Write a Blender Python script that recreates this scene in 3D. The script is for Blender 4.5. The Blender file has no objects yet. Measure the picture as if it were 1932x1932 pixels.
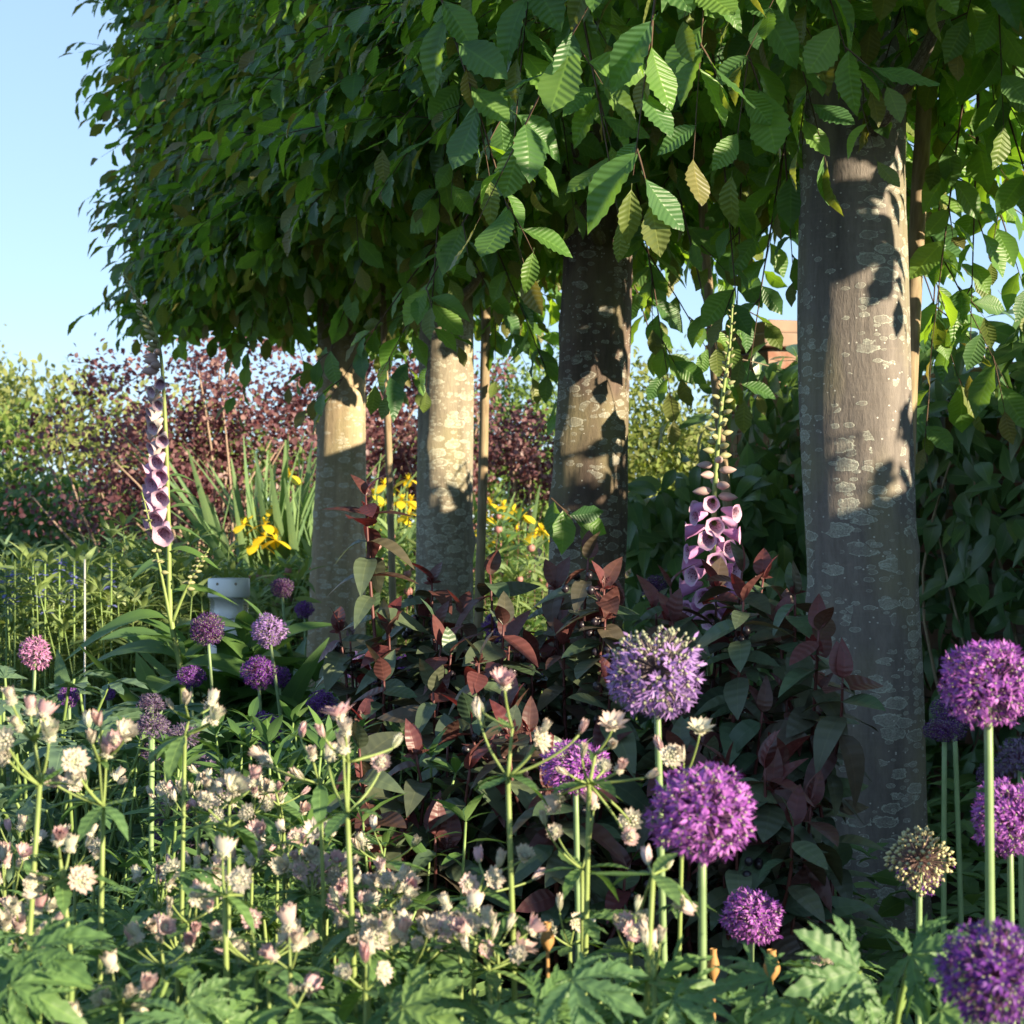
import bpy, math, random
import numpy as np
from mathutils import Vector, Matrix
PI = math.pi
rng = np.random.default_rng(11)
random.seed(11)
sc = bpy.context.scene
COL = sc.collection

# ------------------------------------------------------------------ camera, sky, sun
CAM_H = 0.91
FPX = 3555.0                      # focal length in units of a picture 1932 wide
cam_d = bpy.data.cameras.new('camera')
cam = bpy.data.objects.new('camera', cam_d); COL.objects.link(cam)
cam.location = (0, 0, CAM_H); cam.rotation_euler = (PI/2, 0, 0)
cam_d.sensor_width = 36; cam_d.lens = 36*FPX/1932
cam_d.shift_y = 31/1932
cam_d.clip_start = .05; cam_d.clip_end = 2000
cam_d.dof.use_dof = True; cam_d.dof.focus_distance = 3.3; cam_d.dof.aperture_fstop = 14
sc.camera = cam

SUN_AZ = math.atan2(.80, -.60); SUN_EL = math.radians(11.6)
sun_vec = Vector((math.sin(SUN_AZ)*math.cos(SUN_EL), math.cos(SUN_AZ)*math.cos(SUN_EL), math.sin(SUN_EL)))
world = bpy.data.worlds.new('World'); sc.world = world; world.use_nodes = True
wn = world.node_tree.nodes; wl = world.node_tree.links; wn.clear()
sky = wn.new('ShaderNodeTexSky'); sky.sky_type = 'NISHITA'; sky.sun_disc = False
sky.sun_elevation = SUN_EL; sky.sun_rotation = SUN_AZ
sky.air_density = 0.65; sky.dust_density = 0.0; sky.ozone_density = 4.2; sky.altitude = 0
bg = wn.new('ShaderNodeBackground'); bg.inputs['Strength'].default_value = 0.15
wo = wn.new('ShaderNodeOutputWorld')
gm = wn.new('ShaderNodeGamma'); gm.inputs[1].default_value = .48      # evens out the sky dome as the phone's tone curve does
wl.new(sky.outputs[0], gm.inputs[0]); wl.new(gm.outputs[0], bg.inputs[0]); wl.new(bg.outputs[0], wo.inputs[0])
sd = bpy.data.lights.new('sun', 'SUN'); sd.energy = 3.8; sd.angle = math.radians(.55); sd.color = (1, .83, .58)
so = bpy.data.objects.new('sun', sd); COL.objects.link(so)
so.rotation_euler = sun_vec.to_track_quat('Z', 'Y').to_euler(); so.location = (6, -4, 5)
sc.view_settings.view_transform = 'Standard'; sc.view_settings.look = 'None'
sc.view_settings.exposure = 1.92; sc.view_settings.gamma = 1; sc.view_settings.use_curve_mapping = False
sc.cycles.max_bounces = 8; sc.cycles.transmission_bounces = 6; sc.cycles.diffuse_bounces = 4; sc.cycles.glossy_bounces = 3
sc.cycles.transparent_max_bounces = 6
try:
    sc.cycles.use_denoising = True
except Exception:
    pass

def W(u, v, Z):
    """a point seen at (u, v) of the photograph (1932 units) that stands Z metres away"""
    return np.array([(u-966)/FPX*Z, Z, CAM_H+(997-v)/FPX*Z])
def proj(P):
    P = np.atleast_2d(P); Z = np.maximum(P[:, 1], .05)
    return 966+P[:, 0]/Z*FPX, 997-(P[:, 2]-CAM_H)/Z*FPX

# ------------------------------------------------------------------ mesh helpers
class Geo:
    def __init__(s): s.V = []; s.T = []; s.Q = []; s.UV = []; s.R = []; s.TM = []; s.QM = []; s.n = 0
    def add(s, V, F, UV=None, m=0, r=0.0):
        V = np.asarray(V, float); k = len(V)
        if k == 0: return
        F = np.asarray(F, int)+s.n
        (s.T if F.shape[1] == 3 else s.Q).append(F)
        (s.TM if F.shape[1] == 3 else s.QM).append(np.full(len(F), m))
        s.V.append(V); s.UV.append(np.zeros((k, 2)) if UV is None else np.asarray(UV, float))
        s.R.append(np.broadcast_to(np.asarray(r, float), (k,))); s.n += k
    def inst(s, tpl, M, O, S, r=None, m=0):
        """template copied to N frames M (N,3,3), origins O (N,3), scale S (N,) or (N,3)"""
        V, F, UV = tpl; N = len(O); k = len(V)
        if N == 0: return
        S = np.asarray(S, float)
        VV = V[None]*(S[:, None, None] if S.ndim == 1 else S[:, None, :])
        P = np.einsum('nij,nkj->nki', M, VV)+O[:, None]
        FF = (F[None]+(np.arange(N)*k)[:, None, None]).reshape(-1, F.shape[1])
        r = rng.random(N) if r is None else r
        s.add(P.reshape(-1, 3), FF, np.tile(UV, (N, 1)), m, np.repeat(r, k))
    def mesh(s, name, mats, smooth=True):
        me = bpy.data.meshes.new(name)
        V = np.concatenate(s.V); UV = np.concatenate(s.UV); R = np.concatenate(s.R)
        T = np.concatenate(s.T) if s.T else np.zeros((0, 3), int)
        Q = np.concatenate(s.Q) if s.Q else np.zeros((0, 4), int)
        mi = np.concatenate(s.TM+s.QM) if (s.TM or s.QM) else np.zeros(0, int)
        L = np.concatenate([T.ravel(), Q.ravel()])
        st = np.concatenate([np.arange(len(T))*3, len(T)*3+np.arange(len(Q))*4])
        me.vertices.add(len(V)); me.vertices.foreach_set('co', V.astype(np.float32).ravel())
        me.loops.add(len(L)); me.loops.foreach_set('vertex_index', L.astype(np.int32))
        me.polygons.add(len(st)); me.polygons.foreach_set('loop_start', st.astype(np.int32))
        me.polygons.foreach_set('material_index', mi.astype(np.int32))
        me.polygons.foreach_set('use_smooth', np.full(len(st), smooth))
        for mm in (mats if isinstance(mats, (list, tuple)) else [mats]): me.materials.append(mm)
        uvl = me.uv_layers.new(name='UVMap'); uvl.data.foreach_set('uv', UV[L].astype(np.float32).ravel())
        a = me.attributes.new('rnd', 'FLOAT', 'POINT'); a.data.foreach_set('value', R.astype(np.float32))
        me.update(calc_edges=True)
        return me

def norm(a): return a/np.maximum(np.linalg.norm(a, axis=-1, keepdims=True), 1e-9)
def frames(D, N):
    """leaf frames: y along D, z near N"""
    D = norm(np.atleast_2d(D).astype(float)); N = np.atleast_2d(N).astype(float)
    X = np.cross(D, N); bad = np.linalg.norm(X, axis=1) < 1e-4
    X[bad] = np.cross(D[bad], np.array([.31, .77, .55])); X = norm(X); Zv = np.cross(X, D)
    return np.stack([X, D, Zv], axis=-1)
def frame1(d, n=(0, 0, 1)): return frames(np.array([d]), np.array([n]))[0]

def tube(P, R, k=6, cap=True, vscale=1.0):
    P = np.asarray(P, float); R = np.broadcast_to(np.asarray(R, float), (len(P),)); n = len(P)
    T = norm(np.gradient(P, axis=0)); ref = np.array([0, 0, 1.]) if abs(T[0, 2]) < .8 else np.array([1., 0, 0])
    A = norm(np.cross(T, ref)); B = np.cross(T, A); a = np.arange(k)*2*PI/k
    V = P[:, None]+R[:, None, None]*(A[:, None]*np.cos(a)[None, :, None]+B[:, None]*np.sin(a)[None, :, None])
    V = V.reshape(-1, 3); i = np.arange(n-1)[:, None]*k; j = np.arange(k)[None]; j2 = (j+1) % k
    F = np.stack([i+j, i+j2, i+k+j2, i+k+j], -1).reshape(-1, 4)
    s = np.concatenate([[0], np.cumsum(np.linalg.norm(np.diff(P, axis=0), axis=1))])*vscale
    UV = np.stack([np.tile(np.arange(k)/k, n), np.repeat(s, k)], -1)
    if cap and R[-1] > 1e-4:
        V = np.vstack([V, P[-1:]+T[-1:]*R[-1]*.3, P[:1]]); UV = np.vstack([UV, [[.5, s[-1]]], [[.5, 0]]])
        b = (n-1)*k; c = n*k
        q = [[b+x, b+(x+1) % k, b+(x+2) % k, c] for x in range(0, k, 2)]+[[(x+2) % k, (x+1) % k, x, c+1] for x in range(0, k, 2)]
        F = np.vstack([F, q])
    return V, F, UV
def bez(a, b, c, n=7):
    t = np.linspace(0, 1, n)[:, None]; a, b, c = map(np.asarray, (a, b, c))
    return (1-t)**2*a+2*t*(1-t)*b+t*t*c
def smooth_path(P, n):
    P = np.asarray(P, float); t = np.linspace(0, len(P)-1, n); i = np.clip(t.astype(int), 0, len(P)-2); f = (t-i)[:, None]
    p0 = P[np.maximum(i-1, 0)]; p1 = P[i]; p2 = P[i+1]; p3 = P[np.minimum(i+2, len(P)-1)]
    return .5*((2*p1)+(-p0+p2)*f+(2*p0-5*p1+4*p2-p3)*f**2+(-p0+3*p1-3*p2+p3)*f**3)
def revolve(prof, k=14):
    prof = np.asarray(prof, float); n = len(prof); a = np.arange(k)*2*PI/k
    V = np.stack([prof[:, 0][:, None]*np.cos(a), prof[:, 0][:, None]*np.sin(a), np.repeat(prof[:, 1][:, None], k, 1)], -1).reshape(-1, 3)
    i = np.arange(n-1)[:, None]*k; j = np.arange(k)[None]; j2 = (j+1) % k
    F = np.stack([i+j, i+j2, i+k+j2, i+k+j], -1).reshape(-1, 4)
    UV = np.stack([np.tile(np.arange(k)/k, n), np.repeat(np.linspace(0, 1, n), k)], -1)
    return V, F, UV
def box(lo, hi):
    x0, y0, z0 = lo; x1, y1, z1 = hi
    V = np.array([[x0, y0, z0], [x1, y0, z0], [x1, y1, z0], [x0, y1, z0], [x0, y0, z1], [x1, y0, z1], [x1, y1, z1], [x0, y1, z1]], float)
    return V, np.array([[0, 3, 2, 1], [4, 5, 6, 7], [0, 1, 5, 4], [1, 2, 6, 5], [2, 3, 7, 6], [3, 0, 4, 7]])

def leaf_tpl(n, wmax, peak=.45, fold=.25, curl=.25, cols=1, pleat=0., serr=0., obl=.4, p0=.8, p1=.9, wave=0., twist=0.):
    v = np.linspace(0, 1, n+1)
    w = np.where(v < peak, (v/peak)**p0, ((1-v)/(1-peak))**p1)
    w = np.sin(np.clip(w, 0, 1)*PI/2)*wmax
    w = np.maximum(w, .0030)
    if serr:
        w[1:-1:2] *= 1-serr
    V = []; UV = []
    for i in range(n+1):
        for j in range(-cols, cols+1):
            f = j/cols; x = w[i]*f
            y = v[i]+obl*abs(x)*(1-v[i])*(1 if i else 0)
            z = -curl*v[i]**2+fold*abs(x)*(1-.4*v[i])
            if 0 < i < n: z += pleat*(1 if i % 2 else -1)*abs(f)*(w[i]/wmax)
            z += wave*math.sin(v[i]*9+f*2)*abs(f)
            a = twist*v[i]
            V.append([x*math.cos(a)-z*math.sin(a)*0, y, z+x*math.sin(a)]); UV.append([f*.5+.5, v[i]])
    c = 2*cols+1
    F = [[i*c+j, i*c+j+1, (i+1)*c+j+1, (i+1)*c+j] for i in range(n) for j in range(2*cols)]
    return np.array(V), np.array(F), np.array(UV)
def merge_tpl(L):
    V = []; F = []; UV = []; k = 0
    for v, f, u in L: V.append(v); F.append(f+k); UV.append(u); k += len(v)
    return np.vstack(V), np.vstack(F), np.vstack(UV)
def xf(tpl, M=None, o=(0, 0, 0), s=1.0):
    v, f, u = tpl; v = v*s
    if M is not None: v = v@np.asarray(M).T
    return v+np.asarray(o), f, u
def rotz(a): c, s = math.cos(a), math.sin(a); return np.array([[c, -s, 0], [s, c, 0], [0, 0, 1]])
def rotx(a): c, s = math.cos(a), math.sin(a); return np.array([[1, 0, 0], [0, c, -s], [0, s, c]])
def roty(a): c, s = math.cos(a), math.sin(a); return np.array([[c, 0, s], [0, 1, 0], [-s, 0, c]])
def lobe(n, wmax, tooth, curl, fold, rs):
    v = np.linspace(0, 1, n+1); w = np.sin(np.clip(np.where(v < .55, (v/.55)**.85, ((1-v)/.45)**.8), 0, 1)*PI/2)*wmax
    ph = (v*n/3) % 1; w = np.maximum(w*(1-tooth*ph)*(1+rs.normal(0, .05, n+1)), .004); V = []; UV = []
    for i in range(n+1):
        for j in (-2, -1, 0, 1, 2):
            f = j/2; x = w[i]*f; V.append([x, v[i]+.55*abs(x)*(1-v[i])*(1 if i else 0), -curl*v[i]**2+fold*abs(x)*(1-.3*v[i])+.016*math.sin(v[i]*n*2.1)*(abs(f)-.2)*(w[i]/wmax)]); UV.append([f*.5+.5, v[i]])
    F = [[i*5+j, i*5+j+1, (i+1)*5+j+1, (i+1)*5+j] for i in range(n) for j in range(4)]
    return np.array(V), np.array(F), np.array(UV)
def palmate_toothed(lobes, n, wmax, tooth, curl, fold, seed):
    rs = np.random.default_rng(seed); out = []
    for a, l in lobes:
        t = lobe(n, wmax, tooth, curl*rs.uniform(.6, 1.4), fold, rs); out.append(xf((t[0]*l, t[1], t[2]), rotz(a)@rotx(rs.normal(0, .1))))
        for sg in (-1, 1):
            t = lobe(9, wmax*.5, tooth, .3, fold, rs); out.append(xf((t[0]*l*.5, t[1], t[2]), rotz(a)@rotz(sg*.55), rotz(a)@np.array([0, l*.42, -.03])))
    return merge_tpl(out)
def palmate(lobes, n=8, wmax=.2, serr=.22, curl=.25, fold=.25, pleat=.006):
    out = []
    for a, l in lobes:
        t = leaf_tpl(n, wmax, .5, fold, curl, 1, pleat, serr, .55, .75, .85)
        out.append(xf((t[0]*l, t[1], t[2]), rotz(a)))
    return merge_tpl(out)

# ------------------------------------------------------------------ object helpers
def thing(name, label, cat, loc=(0, 0, 0), group=None):
    o = bpy.data.objects.new(name, None); COL.objects.link(o); o.location = [float(x) for x in loc]
    o.empty_display_size = .05
    o['label'] = label; o['category'] = cat
    if group: o['group'] = group
    return o
def part(name, me, parent, M=None, o=None, s=1.0, kind=None):
    ob = bpy.data.objects.new(name, me); COL.objects.link(ob); ob.parent = parent
    if M is not None or o is not None:
        m = np.eye(4); S = np.asarray(s, float)
        m[:3, :3] = (np.eye(3) if M is None else M)*(S if S.ndim == 0 else S[None, :])
        if o is not None: m[:3, 3] = o
        ob.matrix_basis = Matrix(m.tolist())
    if kind: ob['kind'] = kind
    return ob
def solo(name, me, label, cat, loc=(0, 0, 0), group=None):
    ob = bpy.data.objects.new(name, me); COL.objects.link(ob); ob.location = [float(x) for x in loc]
    ob['label'] = label; ob['category'] = cat
    if group: ob['group'] = group
    return ob
def setting(name, me, kind='structure'):
    ob = bpy.data.objects.new(name, me); COL.objects.link(ob); ob['kind'] = kind; return ob

# ------------------------------------------------------------------ materials
class NT:
    def __init__(s, name):
        s.m = bpy.data.materials.new(name); s.m.use_nodes = True; s.t = s.m.node_tree; s.t.nodes.clear()
        s.out = s.n('OutputMaterial')
    def n(s, ty, **kw):
        nd = s.t.nodes.new('ShaderNode'+ty)
        for k, v in kw.items(): setattr(nd, k, v)
        return nd
    def l(s, a, b): s.t.links.new(a, b)
    def math(s, op, a, b=None, c=None, clamp=False):
        nd = s.n('Math', operation=op, use_clamp=clamp)
        for i, x in enumerate((a, b, c)):
            if x is None: continue
            if isinstance(x, (int, float)): nd.inputs[i].default_value = x
            else: s.l(x, nd.inputs[i])
        return nd.outputs[0]
    def mix(s, f, a, b, mode='MIX'):
        nd = s.n('Mix', data_type='RGBA', blend_type=mode)
        for i, x in ((0, f), (6, a), (7, b)):
            if isinstance(x, (int, float)): nd.inputs[i].default_value = x
            elif isinstance(x, tuple): nd.inputs[i].default_value = (*x[:3], 1)
            else: s.l(x, nd.inputs[i])
        return nd.outputs[2]
    def ramp(s, f, stops, interp='LINEAR'):
        nd = s.n('ValToRGB'); cr = nd.color_ramp; cr.interpolation = interp
        while len(cr.elements) < len(stops): cr.elements.new(.5)
        for e, (p, c) in zip(cr.elements, stops): e.position = p; e.color = (*c[:3], 1) if isinstance(c, tuple) else (c, c, c, 1)
        s.l(f, nd.inputs[0]); return nd.outputs[0]
    def noise(s, vec, scale, detail=3, rough=.5, dist=0.):
        nd = s.n('TexNoise'); nd.inputs['Scale'].default_value = scale; nd.inputs['Detail'].default_value = detail
        nd.inputs['Roughness'].default_value = rough; nd.inputs['Distortion'].default_value = dist
        if vec is not None: s.l(vec, nd.inputs['Vector'])
        return nd
    def map(s, vec, scale=(1, 1, 1), loc=(0, 0, 0)):
        nd = s.n('Mapping'); nd.inputs['Scale'].default_value = scale; nd.inputs['Location'].default_value = loc
        s.l(vec, nd.inputs['Vector']); return nd.outputs[0]
    def rnd(s):
        a = s.n('Attribute', attribute_name='rnd'); o = s.n('ObjectInfo')
        return s.math('FRACT', s.math('ADD', a.outputs['Fac'], o.outputs['Random']))
    def bsdf(s, col, rough=.5, spec=.4, bump=None, bstr=.3, bdist=.002, trans=0., tcol=None, metal=0.):
        p = s.n('BsdfPrincipled')
        if isinstance(col, tuple): p.inputs['Base Color'].default_value = (*col, 1)
        else: s.l(col, p.inputs['Base Color'])
        if isinstance(rough, (int, float)): p.inputs['Roughness'].default_value = rough
        else: s.l(rough, p.inputs['Roughness'])
        p.inputs['Specular IOR Level'].default_value = spec; p.inputs['Metallic'].default_value = metal
        if bump is not None:
            b = s.n('Bump'); b.inputs['Strength'].default_value = bstr; b.inputs['Distance'].default_value = bdist
            s.l(bump, b.inputs['Height']); s.l(b.outputs[0], p.inputs['Normal'])
        sh = p.outputs[0]
        if trans:
            t = s.n('BsdfTranslucent')
            if tcol is None: tcol = col
            if isinstance(tcol, tuple): t.inputs[0].default_value = (*tcol, 1)
            else: s.l(tcol, t.inputs[0])
            mx = s.n('MixShader'); mx.inputs[0].default_value = trans
            s.l(sh, mx.inputs[1]); s.l(t.outputs[0], mx.inputs[2]); sh = mx.outputs[0]
        s.l(sh, s.out.inputs[0]); return s.m

def leaf_mat(name, cols, veins=0, vdk=.55, rough=.45, spec=.4, trans=.35, tmul=(1.5, 1.6, .7), rib=.35, bstr=.5, bdist=.001, tipcol=None, basecol=None, mott=.25):
    k = NT(name); r = k.rnd()
    n = len(cols); col = k.ramp(r, [(i/max(n-1, 1), c) for i, c in enumerate(cols)])
    uv = k.n('UVMap'); sp = k.n('SeparateXYZ'); k.l(uv.outputs[0], sp.inputs[0])
    g = k.n('NewGeometry')
    nz = k.noise(g.outputs['Position'], 45, 2)
    col = k.mix(k.math('MULTIPLY', k.math('SUBTRACT', nz.outputs['Fac'], .35, clamp=True), mott*2), col, k.mix(1.0, col, (1.7, 1.55, 1.1), 'MULTIPLY'))
    ax = k.math('ABSOLUTE', k.math('SUBTRACT', k.math('MULTIPLY', sp.outputs[0], 2), 1))
    ribm = k.math('SUBTRACT', 1, k.math('DIVIDE', ax, .1), clamp=True)
    h = k.math('MULTIPLY', ribm, -.6)
    if rib: col = k.mix(k.math('MULTIPLY', ribm, rib), col, k.mix(1.0, col, (2.0, 1.8, 1.5), 'MULTIPLY'))
    if veins:
        w = k.math('SINE', k.math('MULTIPLY', k.math('SUBTRACT', sp.outputs[1], k.math('MULTIPLY', ax, .06)), veins*2*PI))
        h = k.math('ADD', h, w)
        dk = k.math('MULTIPLY', k.math('SUBTRACT', w, .55, clamp=True), vdk)
        col = k.mix(dk, col, k.mix(1.0, col, (.62, .68, .6), 'MULTIPLY'))
    if tipcol: col = k.mix(k.ramp(sp.outputs[1], [(.55, 0.), (1., 1.)]), col, tipcol)
    if basecol: col = k.mix(k.ramp(sp.outputs[1], [(0., 1.), (.4, 0.)]), col, basecol)
    tc = k.mix(1.0, col, tmul, 'MULTIPLY')
    return k.bsdf(col, rough, spec, h, bstr, bdist, trans, tc)

M_horn = leaf_mat('hornbeam_leaf', [(.055, .135, .062), (.09, .205, .055), (.125, .255, .055), (.07, .165, .068), (.155, .285, .065), (.06, .145, .068)], veins=11, vdk=.4, rough=.40, spec=.5, trans=.45, tmul=(2.5, 2.2, .5))
M_young = leaf_mat('young_hornbeam_leaf', [(.12, .19, .045), (.16, .2, .06), (.18, .17, .07), (.10, .2, .04)], veins=9, rough=.45, trans=.4, tmul=(1.7, 1.5, .5))
M_hyp = leaf_mat('hypericum_leaf', [(.060, .105, .060), (.080, .13, .072), (.070, .075, .052), (.095, .14, .08), (.085, .060, .048), (.062, .10, .062), (.125, .155, .09)], veins=6, rough=.42, spec=.5, trans=.18, tmul=(1.7, .9, .6), rib=.3, bstr=.3)
M_hypred = leaf_mat('hypericum_red_leaf', [(.11, .028, .034), (.085, .04, .036), (.14, .045, .05), (.08, .055, .042)], veins=6, rough=.42, spec=.5, trans=.25, tmul=(2.2, .8, .7), rib=.3, bstr=.3)
M_clem = leaf_mat('clematis_leaf', [(.06, .13, .06), (.08, .165, .06), (.10, .19, .075), (.065, .135, .065), (.14, .22, .08)], veins=0, rough=.34, spec=.6, trans=.28, tmul=(1.6, 1.6, .6), rib=.5)
M_astl = leaf_mat('astrantia_leaf', [(.075, .16, .062), (.11, .205, .065), (.09, .18, .08), (.14, .235, .075)], veins=6, vdk=.15, rough=.5, spec=.35, trans=.3, tmul=(1.5, 1.5, .5), rib=.7, bstr=.35)
M_strap = leaf_mat('strap_leaf', [(.08, .16, .075), (.10, .19, .085), (.12, .21, .095), (.085, .165, .09)], veins=0, rough=.42, spec=.45, trans=.25, tmul=(1.5, 1.5, .5), rib=.3)
M_grey = leaf_mat('grey_green_leaf', [(.12, .20, .13), (.14, .23, .15), (.105, .185, .115)], veins=4, rough=.6, spec=.25, trans=.25, rib=.4)
M_lime = leaf_mat('lime_leaf', [(.19, .28, .11), (.24, .33, .12), (.21, .31, .13), (.28, .35, .17)], veins=0, rough=.5, trans=.35, tmul=(1.4, 1.3, .5))
M_mid = leaf_mat('border_leaf', [(.075, .155, .05), (.105, .20, .055), (.085, .17, .07), (.14, .23, .08)], veins=0, rough=.5, trans=.3)
M_low = leaf_mat('ground_leaf', [(.07, .14, .05), (.095, .175, .06), (.12, .20, .065), (.075, .145, .065)], veins=0, rough=.55, trans=.2)
M_hill = leaf_mat('hill_leaf', [(.17, .23, .06), (.22, .28, .07), (.14, .20, .055), (.25, .28, .09), (.19, .22, .08)], veins=0, rough=.55, trans=.35, tmul=(1.3, 1.25, .5), mott=0)
M_hedge = leaf_mat('hedge_leaf', [(.10, .18, .04), (.15, .23, .05), (.08, .14, .04), (.18, .25, .06)], veins=0, rough=.5, trans=.3, mott=0)
M_smoke = leaf_mat('smoke_bush_leaf', [(.12, .05, .065), (.17, .08, .095), (.09, .04, .055), (.23, .12, .125), (.14, .065, .08), (.30, .18, .17)], veins=0, rough=.45, spec=.45, trans=.3, tmul=(1.8, .9, .8), mott=0)
M_iris = leaf_mat('iris_leaf', [(.14, .24, .11), (.18, .28, .13), (.12, .21, .11)], rough=.45, trans=.3, rib=.2)
M_yel = leaf_mat('iris_petal', [(.78, .60, .03), (.82, .66, .04), (.75, .52, .02)], rough=.5, trans=.3, tmul=(1.1, 1., .5), rib=0)

def simple(name, col, rough=.5, spec=.4, trans=0., var=.25, scale=60., metal=0., bump=0.):
    k = NT(name); g = k.n('TexCoord'); nz = k.noise(g.outputs['Object'], scale, 3)
    c = k.mix(nz.outputs['Fac'], tuple(x*(1-var) for x in col), tuple(min(x*(1+var), .95) for x in col))
    return k.bsdf(c, rough, spec, nz.outputs['Fac'] if bump else None, bump, .003, trans, None, metal)
M_stem = simple('green_stem', (.20, .30, .09), .5, .35, .12)
M_stemy = simple('yellow_green_stem', (.24, .32, .10), .5, .35, .12)
M_astem = simple('allium_stem', (.20, .30, .13), .42, .45, .1)
M_redstem = simple('red_stem', (.10, .03, .028), .5, .4)
M_twig = simple('twig', (.10, .065, .045), .7, .2)
M_dry = simple('dry_stem', (.34, .27, .19), .8, .1)
M_pod = simple('dry_pod', (.42, .24, .09), .6, .25, .15, .4, 30)
M_berry = simple('dark_berry', (.02, .014, .02), .35, .5)
M_gbud = simple('green_bud', (.25, .33, .12), .5, .35, .2)
M_pbud = simple('pink_bud', (.38, .18, .17), .5, .35, .1)
M_soil = simple('soil', (.045, .034, .025), .95, .1, 0, .5, 9, 0, .6)
M_blue = simple('blue_petal', (.22, .25, .62), .6, .2, .3)
M_steel = simple('brushed_steel', (.66, .66, .64), .5, .5, 0, .12, 25, .55)
M_dark = simple('dark_bee_fur', (.03, .022, .015), .9, .1)

def petal_mat(name, a, b, trans=.35, base=None):
    k = NT(name); r = k.rnd(); uv = k.n('UVMap'); sp = k.n('SeparateXYZ'); k.l(uv.outputs[0], sp.inputs[0])
    c = k.ramp(r, [(0, a), (1, b)])
    if base: c = k.mix(k.ramp(sp.outputs[1], [(0., 1.), (.5, 0.)]), c, base)
    return k.bsdf(c, .5, .3, None, 0, 0, trans, c)
P_bright = petal_mat('allium_bright', (.33, .085, .46), (.55, .22, .62))
P_deep = petal_mat('allium_deep', (.15, .035, .30), (.27, .09, .42))
P_dark = petal_mat('allium_dark', (.075, .02, .14), (.15, .05, .24))
P_lilac = petal_mat('allium_lilac', (.33, .19, .52), (.46, .30, .62))
P_pink = petal_mat('allium_pink', (.52, .20, .44), (.65, .34, .55))
P_fade = petal_mat('allium_faded', (.10, .07, .15), (.20, .15, .24))
M_ped = simple('pedicel', (.20, .16, .16), .5, .3)
M_pedp = simple('purple_pedicel', (.17, .07, .16), .5, .3)
M_bead = simple('seed_bead', (.46, .44, .24), .5, .35)
M_seedped = simple('seed_pedicel', (.20, .13, .12), .5, .3)
M_ovary = simple('ovary', (.27, .29, .19), .5, .35)

def bract_mat():
    k = NT('astrantia_bract'); r = k.rnd(); uv = k.n('UVMap'); sp = k.n('SeparateXYZ'); k.l(uv.outputs[0], sp.inputs[0])
    oi = k.n('ObjectInfo')
    base = k.ramp(oi.outputs['Random'], [(0, (.66, .66, .54)), (.3, (.68, .62, .56)), (.55, (.60, .64, .49)), (.78, (.68, .42, .48)), (1, (.68, .55, .56))])
    c = k.mix(k.ramp(sp.outputs[1], [(0., 1.), (.35, 0.)]), base, (.42, .52, .24))
    c = k.mix(k.ramp(sp.outputs[1], [(.72, 0.), (1., .75)]), c, (.50, .33, .28))
    w = k.math('SINE', k.math('MULTIPLY', sp.outputs[0], 22)); c = k.mix(k.math('MULTIPLY', k.math('SUBTRACT', w, .3, clamp=True), .4), c, (.5, .52, .36))
    return k.bsdf(c, .55, .25, None, 0, 0, .35, c)
M_bract = bract_mat()
M_flor = petal_mat('astrantia_floret', (.50, .52, .36), (.64, .57, .50), .3)

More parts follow.
